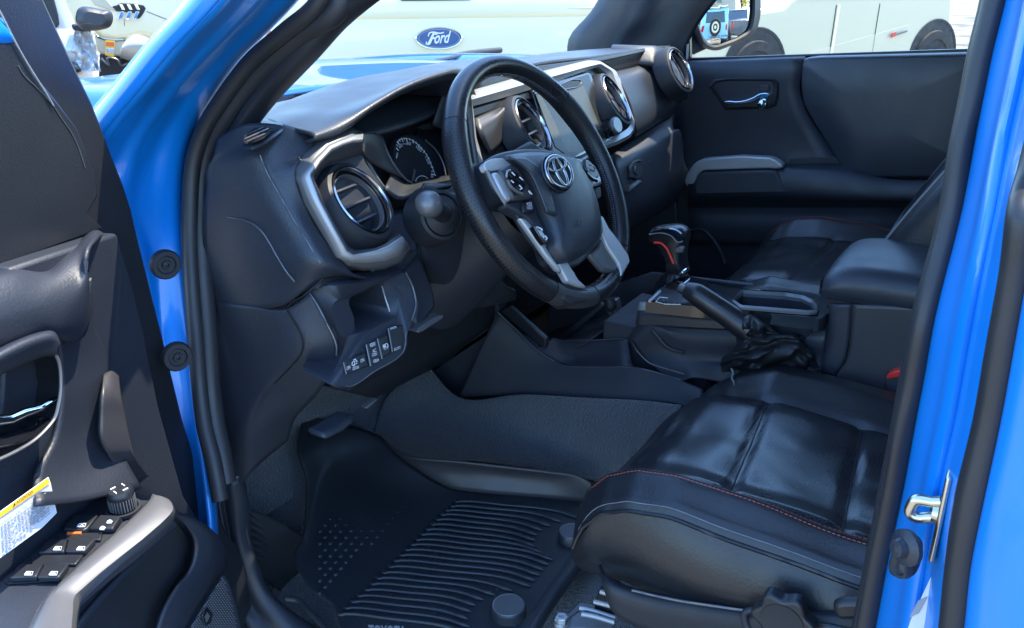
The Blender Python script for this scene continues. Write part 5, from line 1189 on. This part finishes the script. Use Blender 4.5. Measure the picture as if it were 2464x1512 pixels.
    for sgn in (-1, 1):
        pts = [W_(-.38+w*.90*sgn, yf+by+.050-(max(0, z-.85)*.30 if by else 0), z) for z, yf, w in ((.82, -.145, .24), (.88, -.16, .265), (1.0, -.185, .275), (1.15, -.23, .275), (1.3, -.285, .262), (1.42, -.32, .23))]
        tube('backrest_stitch', pts, .0012, 'gthread', bk, k=6, n=5)
        pts = [p+V((.006*sgn*sx, -.002, 0)) for p in pts]
        tube('backrest_stitch', pts, .0012, 'gthread', bk, k=6, n=5)
    slab('headrest', [W_(-.50, -.33, 1.50), W_(-.26, -.33, 1.50), W_(-.28, -.36, 1.68), W_(-.48, -.36, 1.68)], V((0, -.09, 0)), 'leather', bk, .03, seg=4)
    return base
def thingless(n): return None
DS = seat('driver_seat', 'creased black leather seat with red stitching beside the open door', 1, -.38, 0, 0)
PS = seat('passenger_seat', 'black leather seat on the far side of the console', -1, .34, .11, .03, .20)
# plastic seat base, knob, lever, rails
surf('seat_base', [L('H', 'X-.655', '1850,1060,X-.63 1900,1150 2050,1220 2300,1280 2449,1310') + L('I', 'X-.655', '400,1375 800,1400 1300,1400 1700,1400'),
                   L('H', 'X-.668', '1860,1120,X-.63 1910,1210 2060,1270 2300,1330 2449,1350') + L('I', 'X-.668', '400,1410 800,1440 1300,1450 1700,1450'),
                   L('H', 'X-.668', '1900,1250,X-.63 1960,1400 2080,1480 2300,1560 2449,1600') + L('I', 'X-.668', '400,1640 800,1700 1300,1750 1700,1750')], 'matte', DS, n=5, sm=180)
seamline('base_edge', L('H', 'X-.672', '2080,1242 2250,1282 2449,1322') + L('I', 'X-.672', '100,1333 300,1362 450,1383 550,1392'), .0016, 'dsilver', DS)
tube('base_recess', L('I', 'X-.674', '560,1390 490,1385 460,1410 462,1460 490,1540'), .004, 'doorp', DS, k=8)
kc = P(1636+760*.338, 1001+1400*.338, 'X-.675'); kk_ = []
for i in range(96):
    a = 2*math.pi*i/96; kk_.append(kc + V((0, math.cos(a), math.sin(a)))*(.030+.0035*math.cos(6*a+.6)))
KN = slab('height_knob', kk_, V((-.018, 0, 0)), 'frame', DS, .004, seg=3)
lathe('knob_face', kc+V((-.0175, 0, 0)), V((-1, 0, 0)), [(.023, -.002), (.022, .0015), (.018, .001), (0, .001)], 'matte', KN, 40)
slab('recliner_lever', L('I', 'X-.675', '1110,1290 1140,1270 1250,1262 1420,1262 1450,1400 1280,1400 1160,1400 1120,1370'), V((-.014, 0, 0)), 'frame', DS, .006, True, 3)
slab('slide_lever', L('I', 'X-.672', '955,1465 1060,1470 1200,1500 1400,1500 1400,1540 1040,1540'), V((-.006, 0, 0)), 'frame', DS, .003)
RL = slab('seat_rail', L('H', 'Z.575', '1530,1420 1620,1440 1700,1360 1790,1375 1960,1430 1960,1500 1900,1600 1500,1600'), V((0, 0, .012)), 'dsilver', DS, .004, label='bare metal seat rail bolted to the carpet')
for s in ('1705,1368 1790,1385 1960,1438', '1720,1412 1800,1425 1955,1470', '1856,1250,X-.60 1935,1275,X-.60', '1812,1322,X-.60 1970,1362,X-.60'):
    tube('rail_rib', L('H', 'Z.60', s), .0035, 'silver', RL, k=8, n=3)
slab('rail_cover', L('H', 'X-.585', '1840,1235 1940,1260 1980,1440 1800,1400 1815,1310'), V((.03, 0, 0)), 'matte', RL, .004)
slab('rail_bracket', L('H', 'Z.58', '1620,1500 1700,1440 1890,1470 1960,1520 1960,1600 1600,1600'), V((0, 0, .018)), 'dsilver', RL, .006)
bc = L('H', 'Z.59', '1578,1462')[0]
blt = lathe('rail_bolt', bc, V((0, 0, 1)), [(.0135, -.006), (.0130, .0), (.0095, .001)], 'zinc', RL, 30)
lathe('bolt_head', bc, V((0, 0, 1)), [(.0085, .0), (.0085, .007), (.0075, .0085), (.004, .0085), (.0035, .006), (0, .006)], 'silver', blt, 6, sm=20)
# crease marks on the near bolster
cre = []
random.seed(3)
for i in range(26):
    x = random.uniform(1830, 2420); y = 480+ (x-1830)*.12 + random.uniform(-20, 110)
    dx = random.choice((-1, 1))*random.uniform(30, 110)
    q = L('H', 'X-.648', '%f,%f %f,%f %f,%f' % (x, y, x+dx*.5, y+random.uniform(10, 45), x+dx, y+random.uniform(30, 90)))
# seat belt buckle and side airbag tag
BU = slab('seat_belt_buckle', L('F', 'X-.125', '1462,1215 1480,1190 1610,1150 1700,1150 1700,1500 1560,1440 1520,1415 1490,1340 1465,1270'), V((.02, 0, 0)), 'cloth', TR, .005, seg=3)
slab('release_button', L('F', 'X-.129', '1478,1210 1490,1190 1540,1170 1610,1158 1700,1150 1700,1200 1610,1203 1500,1226 1482,1222'), V((.02, 0, 0)), 'red', BU, .003, seg=3, label='red release button')
tube('loose_thread', L('F', 'X-.215', '368,1150 380,1180 372,1220 385,1245 392,1285'), .0016, 'gthread', DS, k=5)

# ================================================================== SURROUNDINGS
def structure(o): o['kind'] = 'structure'; return o
g = bpy.data.materials.new('car_park_asphalt'); g.use_nodes = True; nt = g.node_tree; N_ = nt.nodes; b = N_['Principled BSDF']
tc = N_.new('ShaderNodeTexCoord'); n1 = N_.new('ShaderNodeTexNoise'); n1.inputs['Scale'].default_value = .9; n1.inputs['Detail'].default_value = 8
n2 = N_.new('ShaderNodeTexNoise'); n2.inputs['Scale'].default_value = 30; n2.inputs['Detail'].default_value = 4
n3 = N_.new('ShaderNodeTexVoronoi'); n3.feature = 'DISTANCE_TO_EDGE'; n3.inputs['Scale'].default_value = .8
nt.links.new(tc.outputs['Object'], n1.inputs['Vector']); nt.links.new(tc.outputs['Object'], n2.inputs['Vector']); nt.links.new(n1.outputs['Color'], n3.inputs['Vector'])
rp_ = N_.new('ShaderNodeValToRGB'); e = rp_.color_ramp.elements; e[0].position = .36; e[0].color = (.10, .092, .078, 1); e[1].position = .56; e[1].color = (.30, .255, .18, 1)
nt.links.new(n1.outputs['Fac'], rp_.inputs['Fac'])
mx = N_.new('ShaderNodeMix'); mx.data_type = 'RGBA'; mx.blend_type = 'MULTIPLY'; mx.inputs[0].default_value = .6
r2 = N_.new('ShaderNodeValToRGB'); r2.color_ramp.elements[0].position = .3; r2.color_ramp.elements[0].color = (.5, .5, .5, 1); r2.color_ramp.elements[1].position = .6
nt.links.new(n2.outputs['Fac'], r2.inputs['Fac']); nt.links.new(rp_.outputs['Color'], mx.inputs[6]); nt.links.new(r2.outputs['Color'], mx.inputs[7]); nt.links.new(mx.outputs[2], b.inputs['Base Color'])
b.inputs['Roughness'].default_value = .85; bp = N_.new('ShaderNodeBump'); bp.inputs['Strength'].default_value = .5; bp.inputs['Distance'].default_value = .01; nt.links.new(n2.outputs['Fac'], bp.inputs['Height']); nt.links.new(bp.outputs['Normal'], b.inputs['Normal'])
me = mesh([(-400, -400, 0), (400, -400, 0), (400, 400, 0), (-400, 400, 0)], [(0, 1, 2, 3)])
structure(link('ground', me, g))

def car(name, label, o, ang, prof, width, paint, windows=(), wheels=(), wr=.37, arch=True, cat='car', extras=None, group=None):
    """side outline prof [(x, z)] along heading ang from origin o (near-side ground corner), body extends to the left of the heading"""
    T_ = thing(name, (o[0], o[1], 0), label, cat, group)
    ex_ = V((math.cos(ang), math.sin(ang), 0)); ey_ = V((-math.sin(ang), math.cos(ang), 0))
    def q(x, y, z): return V((o[0], o[1], 0))+ex_*x+ey_*y+V((0, 0, z))
    body = slab('body', [q(x, 0, z) for x, z in prof], ey_*width, paint, T_, .07, seg=4)
    for wn in windows:
        slab('window', [q(x, -.004, z) for x, z in wn], ey_*.03, 'darkg', T_, .004)
        slab('window', [q(x, width-.026, z) for x, z in wn], ey_*.03, 'darkg', T_, .004)
    for wx in wheels:
        for yy, s in ((.0, -1), (width, 1)):
            if arch: lathe('wheel_arch', q(wx, yy-.12 if s < 0 else yy+.12, wr+.02) if False else q(wx, yy+s*.006-s*.10, wr+.03), ey_*s, [(0, 0), (wr+.07, 0), (wr+.07, .103), (wr+.10, .106), (wr+.11, .10)], 'matte', T_, 40)
            w_ = lathe('wheel', q(wx, yy-s*.165, wr), ey_*s, [(wr*.65, .0), (wr, .02), (wr, .17), (wr*.97, .20), (wr*.72, .205), (wr*.68, .195)], 'tyre', T_, 44)
            lathe('rim', q(wx, yy-s*.165, wr), ey_*s, [(wr*.68, .19), (wr*.64, .16), (wr*.5, .12), (wr*.2, .16), (0, .165)], 'silver', w_, 10, sm=10)
    return T_, q, ex_, ey_

# white vehicle nose-on ahead of the bonnet, carrying the oval badge
fo = P(1057, 92, 'R4.75'); fa = math.atan2((fo-CAM).y, (fo-CAM).x)+R(1); fn = V((-math.cos(fa), -math.sin(fa), 0)); fx = V((math.sin(fa), -math.cos(fa), 0)); fz = V((0, 0, 1))
FV = thing('white_van', (fo.x, fo.y, 0), 'white van right in front of the blue hood, with a blue oval badge', 'van')
def F(x, z, d=0): return fo + fx*x + fz*(z-fo.z) + fn*d
rows = []
for z, d in ((.42, -.10), (.60, .00), (.80, .02), (1.0, .012), (1.195, .0), (1.21, -.004), (1.225, .004), (1.30, .0), (1.42, -.05), (1.50, -.15)):
    rows.append([F(x, z, d - .25*max(0, abs(x)-.72)**1.5 - 1.6*max(0, abs(x)-.93)) for x in (-1.02, -.99, -.93, -.8, -.4, 0, .4, .8, .93, .99, 1.02)])
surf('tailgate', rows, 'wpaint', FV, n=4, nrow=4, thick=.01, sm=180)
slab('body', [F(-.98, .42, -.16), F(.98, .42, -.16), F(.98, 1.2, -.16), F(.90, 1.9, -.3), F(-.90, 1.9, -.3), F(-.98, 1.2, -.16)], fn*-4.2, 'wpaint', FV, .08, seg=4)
slab('rear_window', [F(-.72, 1.45, -.09), F(.72, 1.45, -.09), F(.66, 1.82, -.24), F(-.66, 1.82, -.24)], fn*-.02, 'darkg', FV, .01)
slab('gate_handle', [mm for mm in mplane('B', '420,-30 960,-30 930,3 440,8', fo+fn*.012, fn)], fn*-.02, 'matte', FV, .004)
tube('gate_crease', mplane('B', '200,78 600,75 1000,68 1500,62 1900,60', fo+fn*.006, fn), .003, 'wpaint2', FV, k=6)
slab('rear_bumper', [F(-1.0, .45, .05), F(1.0, .45, .05), F(.98, .68, .06), F(-.98, .68, .06)], fn*-.2, 'greyp', FV, .04)
for s in (-1, 1): slab('tail_lamp', [F(s*.97, .85, .0), F(s*.86, .85, .02), F(s*.86, 1.35, -.02), F(s*.97, 1.35, -.05)], fn*-.06, 'taill', FV, .01)
for s in (-1, 1):
    for dd in (-.9, -3.6): lathe('wheel', F(s*.78, .36, dd), fx*s, [(.2, .0), (.36, .02), (.36, .2), (.24, .22), (0, .2)], 'tyre', FV, 32)
bc_ = mplane('B', '710,275', fo+fn*.02, fn)[0]; 
rw = (mplane('B', '882,275', fo+fn*.02, fn)[0]-bc_).length; rh = (mplane('B', '710,192', fo+fn*.02, fn)[0]-bc_).length
def ov(k, d, kz=None): return [bc_ + fx*rw*k*math.cos(2*math.pi*i/60)+fz*rh*(kz or k)*math.sin(2*math.pi*i/60)+fn*d for i in range(60)]
BG = ring('oval_badge', [ov(1.0, -.02), ov(1.0, .006), ov(.95, .012), ov(.90, .010, .86)], 'chrome', FV, 60, smooth=False, sm=30)
ring('badge_field', [ov(.905, .0115, .865), ov(.5, .012, .5)], 'oval', BG, 60)
tube('badge_line', ov(.84, .012, .78), .0018, 'silver', BG, closed=True, n=1, k=6)
q = mplane('B', '625,318 782,312 640,238', fo+fn*.0335, fn)
text('F', q[0], q[0].lerp(q[1], .40), q[2], 'white', BG, font_shear=.35, bold=.02, lift=.001)
q2 = mplane('B', '675,315 790,308 682,262', fo+fn*.0335, fn)
text('ord', q2[0], q2[1], q2[2]+fz*.025, 'white', BG, font_shear=.3, bold=.02, lift=.001)
tube('script_swash', mplane('B', '632,262 640,240 670,232 715,240 745,233', fo+fn*.035, fn), .0040, 'white', BG, k=6)
tube('script_swash', mplane('B', '622,300 618,314 640,318 655,290 672,245', fo+fn*.035, fn), .0040, 'white', BG, k=6)

# white SUV beyond the far window
aw = math.atan2(1.34-2.80, 11.0-8.17)
E1, q_, exx, eyy = car('white_suv', 'white SUV parked beyond the far window, wheel arch and door panels showing', (8.17-.95*math.cos(aw), 2.80-.95*math.sin(aw)), aw,
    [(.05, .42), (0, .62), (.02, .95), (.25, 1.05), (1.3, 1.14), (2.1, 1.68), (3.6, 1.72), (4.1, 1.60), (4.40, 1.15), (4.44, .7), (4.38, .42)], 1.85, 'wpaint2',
    windows=[[(1.55, 1.24), (2.15, 1.6), (2.75, 1.64), (2.75, 1.24)], [(2.83, 1.24), (2.83, 1.64), (3.6, 1.64), (3.9, 1.24)]], wheels=(.95, 4.13), wr=.39, cat='suv')
for xx in (2.15, 2.92): slab('door_gap', [q_(xx, -.004, .48), q_(xx+.012, -.004, .48), q_(xx+.03, -.004, 1.12), q_(xx+.018, -.004, 1.12)], eyy*.01, 'matte', E1, 0)
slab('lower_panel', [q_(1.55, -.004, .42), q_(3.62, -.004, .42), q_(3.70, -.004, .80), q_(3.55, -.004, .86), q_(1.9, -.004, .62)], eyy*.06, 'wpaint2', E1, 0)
slab('side_badge', [q_(3.28, -.036, .74), q_(3.50, -.036, .78), q_(3.50, -.036, .80), q_(3.28, -.036, .765)], eyy*.01, 'greyp', E1, 0)
slab('side_badge', [q_(3.20, -.038, .72), q_(3.27, -.038, .735), q_(3.29, -.038, .79), q_(3.22, -.038, .775)], eyy*.01, 'taill', E1, 0, label='small red mark of the side badge')
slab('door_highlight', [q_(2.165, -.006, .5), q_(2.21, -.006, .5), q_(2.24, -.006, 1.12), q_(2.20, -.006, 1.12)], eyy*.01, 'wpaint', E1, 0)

# left background: silver car with black mirror, white coupe with side vent behind
d1 = P(200, 100, 'R5.4'); n1_ = V((-(d1-CAM).x, -(d1-CAM).y, 0)).normalized()
LC = thing('silver_car', (d1.x, d1.y, 0), 'silver white car with a black wing mirror, seen over the hood at left', 'car')
def lp(s, off=0, z='O', c=d1, n=n1_): return mplane(z, s, c+n*off, n)
slab('body', lp('-700,-300 200,-700 500,-200 530,0 600,150 640,260 700,330 760,480 790,900 780,1500 -700,1500'), n1_*-1.6, 'silverp', LC, .10, seg=5)
slab('quarter_window_frame', lp('-500,-300 150,-500 430,-60 478,120 488,200 470,225 280,262 200,268 -500,260', .02), n1_*-.05, 'matte', LC, .01)
slab('quarter_window', lp('-500,-300 150,-460 340,-40 388,60 380,140 350,185 260,205 -500,205', .035), n1_*-.03, 'darkg', LC, .01)
surf('front_wing', [lp('200,268,0 400,250,0 600,250,0'.replace(',0 ', ' ').replace(',0', ''), .03), lp('200,360 420,330 640,330', .12), lp('200,480 420,450 640,440', .14), lp('200,620 420,640 680,600', .05)], 'silverp', LC, n=5, sm=180, thick=.02)
mm = lp('622,130 640,75 680,55 740,58 840,78 910,92 928,130 925,185 900,225 840,245 750,255 680,245 640,210 622,170', .32)
ring('wing_mirror', [inset(mm, .55, n1_*.05), inset(mm, .85, n1_*.035), mm, inset(mm, .97, -n1_*.05), inset(mm, .7, -n1_*.07)][::1], 'gloss' if False else 'plastic', LC, 70, smooth=True, sm=180)
link('mirror_cap_face', mesh(resample(cr(inset(mm, .56, n1_*.0502), 5, True), 70), [list(range(70))]), 'plastic', LC)
tube('mirror_seam', lp('640,208 750,200 760,245', .38) , .002, 'matte', LC, k=5)
slab('mirror_stalk', lp('585,205 650,200 760,250 740,262 600,250', .2), n1_*-.1, 'matte', LC, .01)
lathe('fog_lamp', lp('525,572', .16)[0], n1_, [(.11, -.06), (.10, .0), (.085, .02), (.05, .035), (0, .04)], 'darkg', LC, 32, sy=.5)
slab('lamp_pocket', lp('380,500 430,450 520,425 610,425 650,500 655,570 600,590 450,620', .09), n1_*-.04, 'oval', LC, .02, True, label='bumper pocket round the fog lamp, blue shade put into its colour')  # blue shadow on the silver bumper painted as the pocket's colour
# crinkled clear wrap on the car's corner
rows = []
random.seed(11)
for j in range(9):
    y = 250+j*42; rows.append([lp('%f,%f' % (615+i*24+8*j*(i > 3)-6*j*(i < 2)+random.uniform(-6, 6), y+random.uniform(-6, 6)), .14+random.uniform(-.04, .04))[0] for i in range(7)])
surf('protective_film', rows, 'silverp', LC, n=4, sm=180, label='crinkled clear film on the corner')
d2 = P(330, 60, 'R7.0'); n2_ = V((-(d2-CAM).x, -(d2-CAM).y, 0)).normalized()
WCp = thing('white_coupe', (d2.x, d2.y, 0), 'white coupe with three-slot side vent and a price tag, behind the silver car', 'car')
def wp(s, off=0): return mplane('O', s, d2+n2_*off, n2_)
slab('body', wp('200,-400 2600,-400 2600,300 1900,430 1400,440 1290,330 1160,300 1040,330 940,340 830,320 770,260 700,200 300,150'), n2_*-1.7, 'wpaint', WCp, .05, seg=4)
slab('rear_apron', wp('770,300 1045,325 1050,460 940,470 830,450 800,420'), n2_*-1.2, 'wpaint2', WCp, .02)
surf('shaded_scoop', [wp('1045,330 1110,292 1180,305 1260,340 1400,410', .16), wp('1000,400 1060,370 1200,370 1260,430 1400,440', .30), wp('985,450 1060,470 1250,490 1340,500 1420,500', .22), wp('1000,470 1060,490 1250,512 1320,515 1420,520', .0)], 'greyp' if False else 'silverp', WCp, n=6, sm=180, thick=.02, label='sculpted lower corner of the coupe, its shade put into the colour')  # shadowed bulge of the white body, its shade painted as grey
slab('under_tray', wp('820,440 940,470 1060,492 1320,515 1420,520 1420,900 800,900'), n2_*-1.0, 'matte', WCp, .01)
slab('red_reflector', wp('1100,505 1240,518 1240,530 1090,522', .05), n2_*-.02, 'taill', WCp, .002)
tube('tow_cable', wp('830,480 900,540 880,480 960,490 1000,540 1080,500', .03), .012, 'greyp', WCp, k=6)
slab('shut_line', wp('1205,92 1560,235 1558,240 1203,97', .004), n2_*-.01, 'greyp', WCp, 0)
slab('shut_line', wp('1022,160 1026,160 1026,215 1021,215', .004), n2_*-.01, 'greyp', WCp, 0)
slab('sill_line', wp('770,265 800,300 860,325 960,335 1045,328 1045,333 960,341 855,332 795,308', .006), n2_*-.01, 'matte', WCp, 0)
vt = slab('side_vent', wp('890,62 960,45 990,28 1100,32 1180,45 1198,70 1180,110 1150,150 1100,162 1120,110 960,95', .01), n2_*-.05, 'matte', WCp, .004)
for k in range(3):
    x = 968+k*62
    slab('vent_fin', wp('%d,%d %d,%d %d,%d %d,%d' % (x+22, 95, x+56, 98, x+28, 160, x, 158), .03), n2_*-.04, 'chrome', vt, .004)
    slab('vent_fin', wp('%d,%d %d,%d %d,%d %d,%d' % (x+10, 36, x+38, 40, x+60, 84, x+34, 84), .03), n2_*-.04, 'wpaint', vt, .004)
slab('roof_strip', wp('750,0 860,-20 930,60 960,92 880,75 780,40', .01), n2_*-.02, 'wpaint2', WCp, .004)
tg = slab('price_tag', wp('866,332 942,338 936,468 864,455', .06), n2_*-.006, 'yellow', WCp, .001, label='orange and yellow price tag')
slab('tag_field', wp('872,392 938,397 936,440 870,433', .063), n2_*-.003, 'paperw', tg, 0)
slab('tag_header', wp('870,345 940,350 939,385 870,380', .063), n2_*-.003, 'orange', tg, 0)
q = wp('874,428 934,434 875,402', .0665); text('5L121', q[0], q[1], q[2], 'greyp', tg)

# things the far mirror shows: pale blue 4x4 with a spare wheel, grey pickup, wall, yellow tree
def refl(x, y, D):
    d = ray(1636+x*S3, y*S3).normalized(); c = cm
    p = CAM + d*((c-CAM).dot(moN)/d.dot(moN)); n = (moN + (p-c)/1.3).normalized()
    r = d - n*2*d.dot(n); return p + r*D
def at(x, y, D): q = refl(x, y, D); return q
w10 = (refl(160, 190, 10)-refl(345, 190, 10)).length; DB_ = 10*1.9/w10*1.0
ba = refl(345, 190, DB_); bb = refl(160, 190, DB_)
bx = (bb-ba); bx.z = 0; bx.normalize(); back_ = V((bx.y, -bx.x, 0))
if back_.dot(bb-MC) < 0: back_ = -back_
ang = math.atan2(back_.y, back_.x)
# heading away from the mirror; body to the left of heading
lft_ = V((-math.sin(ang), math.cos(ang), 0)); o0 = ba if lft_.dot(bb-ba) > 0 else bb
X1, q_, e_, f_ = car('boxy_suv', 'pale blue boxy 4x4 with a spare wheel on its rear, seen in the far mirror', (o0.x, o0.y), ang,
    [(0, .5), (0, 1.15), (.08, 1.82), (3.0, 1.85), (3.4, 1.25), (4.4, 1.15), (4.45, .5)], 1.9, 'lblue', windows=[[(.3, 1.2), (.35, 1.65), (1.4, 1.68), (1.4, 1.2)]], wheels=(.8, 3.6), wr=.42, cat='suv')
slab('rear_window', [q_(-.01, .25, 1.2), q_(-.01, 1.65, 1.2), q_(.05, 1.60, 1.7), q_(.05, .3, 1.7)], e_*.02, 'darkg', X1, .01)
sw_ = lathe('spare_wheel', q_(-.02, .95, 1.0), -e_, [(.40, 0), (.40, .2), (.36, .24), (.27, .24), (.26, .22)], 'tyre', X1, 40)
lathe('spare_rim', q_(-.02, .95, 1.0), -e_, [(.26, .22), (.22, .24), (.10, .20), (.05, .26), (0, .26)], 'wpaint', sw_, 24)
for y in (.08, 1.72): slab('tail_lamp', [q_(-.02, y, .85), q_(-.02, y+.12, .85), q_(-.02, y+.12, 1.1), q_(-.02, y, 1.1)], e_*.03, 'taill', X1, 0)
slab('roof_panel', [q_(.05, .02, 1.86), q_(3.0, .02, 1.89), q_(3.0, 1.88, 1.89), q_(.05, 1.88, 1.86)], V((0, 0, .05)), 'wpaint', X1, .02)
ga = refl(380, 190, DB_*1.05); ga.z = 0
gp_ = ga + e_*1.0 - (lft_*2.0 if lft_.dot(bb-ba) > 0 else -lft_*.0)
X2, q_, e2, f2 = car('grey_pickup', 'dark grey pickup with a red tail lamp beside the pale blue 4x4', (gp_.x, gp_.y), ang,
    [(0, .55), (0, 1.25), (2.0, 1.28), (2.15, 1.85), (3.8, 1.88), (4.4, 1.3), (5.6, 1.2), (5.7, .55)], 1.95, 'greyp', windows=[[(2.4, 1.3), (2.4, 1.75), (3.8, 1.78), (4.1, 1.3)]], wheels=(1.0, 4.6), wr=.42, cat='pickup truck')
for y in (.03, 1.74): slab('tail_lamp', [q_(-.02, y, .8), q_(-.02, y+.18, .8), q_(-.02, y+.18, 1.22), q_(-.02, y, 1.22)], e2*.03, 'taill', X2, 0)
slab('rear_window', [q_(2.05, .3, 1.35), q_(2.05, 1.65, 1.35), q_(2.13, 1.6, 1.8), q_(2.13, .35, 1.8)], e2*.02, 'darkg', X2, .01)
wl = refl(280, 60, DB_*2.4); wr_ = lft_ if True else None
BD = thing('beige_building', (wl.x, wl.y, 0), 'pale beige building at the back of the car park, seen in the far mirror', 'building')
slab('wall', [V((wl.x, wl.y, 0))-lft_*5, V((wl.x, wl.y, 0))+lft_*3, V((wl.x, wl.y, 6))+lft_*3, V((wl.x, wl.y, 6))-lft_*5], e_*6, 'beige', BD, .05)
slab('roof', [V((wl.x, wl.y, 6))-lft_*5.2-e_*.3, V((wl.x, wl.y, 6))+lft_*3.2-e_*.3, V((wl.x, wl.y, 6.2))+lft_*3.2-e_*.3, V((wl.x, wl.y, 6.2))-lft_*5.2-e_*.3], e_*6.6, 'greyp', BD, .02)
slab('window', [V((wl.x, wl.y, 3.0))-lft_*.4-e_*.01, V((wl.x, wl.y, 3.0))+lft_*.4-e_*.01, V((wl.x, wl.y, 3.6))+lft_*.4-e_*.01, V((wl.x, wl.y, 3.6))-lft_*.4-e_*.01], e_*.05, 'darkg', BD, .01)
def tree(nm, label, p, m, h, seed, r=1.6):
    T_ = thing(nm, (p.x, p.y, 0), label, 'tree'); random.seed(seed)
    tube('trunk', [V((p.x, p.y, -.05)), V((p.x+.1, p.y, h*.3)), V((p.x, p.y+.1, h*.75))], [.18, .12, .05], 'bark', T_, k=10)
    lb = []
    for i in range(9):
        a = i*2.4; z0 = h*(.3+.05*i); lb.append(([V((p.x, p.y, z0)), V((p.x+math.cos(a)*r*.5, p.y+math.sin(a)*r*.5, z0+h*.18)), V((p.x+math.cos(a)*r*.85, p.y+math.sin(a)*r*.85, z0+h*.28))], .04))
    join_tubes('limbs', lb, 'bark', T_)
    vs = []; fs = []
    for i in range(2600):
        cl = random.randrange(22); random_state = (cl*37 % 19)/19; a = cl*2.4; rr_ = r*(.3+.7*((cl*7) % 11)/11); zc = h*(.42+.5*((cl*5) % 13)/13)
        c = V((p.x+math.cos(a)*rr_*(1.2-zc/h*.6), p.y+math.sin(a)*rr_*(1.2-zc/h*.6), zc)) + V([random.gauss(0, .34) for _ in range(3)])
        u = V([random.gauss(0, 1) for _ in range(3)]).normalized()*.09; w = u.orthogonal().normalized()*.06; o = len(vs)
        vs += [c-u, c+w, c+u, c-w]; fs.append((o, o+1, o+2, o+3))
    link('crown', mesh(vs, fs), m, T_)
yt = refl(440, 40, DB_*2.0); tree('yellow_tree', 'tree with bright yellow autumn leaves behind the grey pickup', yt, 'leafy', 6.5, 5)
yt = refl(150, 60, DB_*2.1); tree('bare_tree', 'brown olive tree at the edge of the beige building', yt, 'leafg', 5.5, 8)

# passenger footwell
slab('far_kick_panel', [V((.745, 1.12, .45)), V((.745, .75, .45)), V((.735, .80, 1.0)), V((.735, 1.12, 1.1))], V((.02, 0, 0)), 'plastic', TR, .004)
slab('far_sill', [V((.70, 1.0, .46)), V((.70, -1.2, .46)), V((.70, -1.2, .60)), V((.70, 1.0, .60))], V((.10, 0, 0)), 'plastic', TR, .01)
# ================================================================== LIGHT, SKY, CAMERA
SUN_EL, SUN_AZ = R(66), R(-33)     # azimuth measured from +X towards +Y
sd = V((math.cos(SUN_EL)*math.cos(SUN_AZ), math.cos(SUN_EL)*math.sin(SUN_AZ), math.sin(SUN_EL)))
sl_ = bpy.data.lights.new('sun', 'SUN'); sl_.energy = 2.2; sl_.angle = R(.53); sl_.color = (1, .90, .72)
so = bpy.data.objects.new('sun', sl_); COL.objects.link(so); so.rotation_euler = sd.to_track_quat('Z', 'Y').to_euler(); so.location = sd*30
w = bpy.data.worlds.new('World'); sc.world = w; w.use_nodes = True; nt = w.node_tree
sk = nt.nodes.new('ShaderNodeTexSky'); sk.sky_type = 'NISHITA'; sk.sun_disc = False; sk.sun_elevation = SUN_EL
sk.sun_rotation = math.atan2(sd.x, sd.y); sk.air_density = 1.2; sk.dust_density = .6; sk.ozone_density = 2.0
tn = nt.nodes.new('ShaderNodeMix'); tn.data_type = 'RGBA'; tn.blend_type = 'MULTIPLY'; tn.inputs[0].default_value = 1; tn.inputs[7].default_value = (.74, .93, 1.12, 1)
nt.links.new(sk.outputs[0], tn.inputs[6]); nt.links.new(tn.outputs[2], nt.nodes['Background'].inputs['Color']); nt.nodes['Background'].inputs['Strength'].default_value = .15
cd = bpy.data.cameras.new('camera'); cam = bpy.data.objects.new('camera', cd); COL.objects.link(cam)
cd.sensor_fit = 'HORIZONTAL'; cd.sensor_width = 36; cd.lens = 36*FP/2464; cd.clip_start = .02; cd.clip_end = 1500
mw = Matrix((RGT, UPV, -FWD)).transposed().to_4x4(); mw.translation = CAM; cam.matrix_world = mw
sc.camera = cam
sc.view_settings.view_transform = 'Standard'; sc.view_settings.look = 'None'; sc.view_settings.gamma = 1; sc.view_settings.exposure = 2.42
sc.cycles.max_bounces = 8; sc.cycles.diffuse_bounces = 4; sc.cycles.glossy_bounces = 4; sc.cycles.transparent_max_bounces = 16
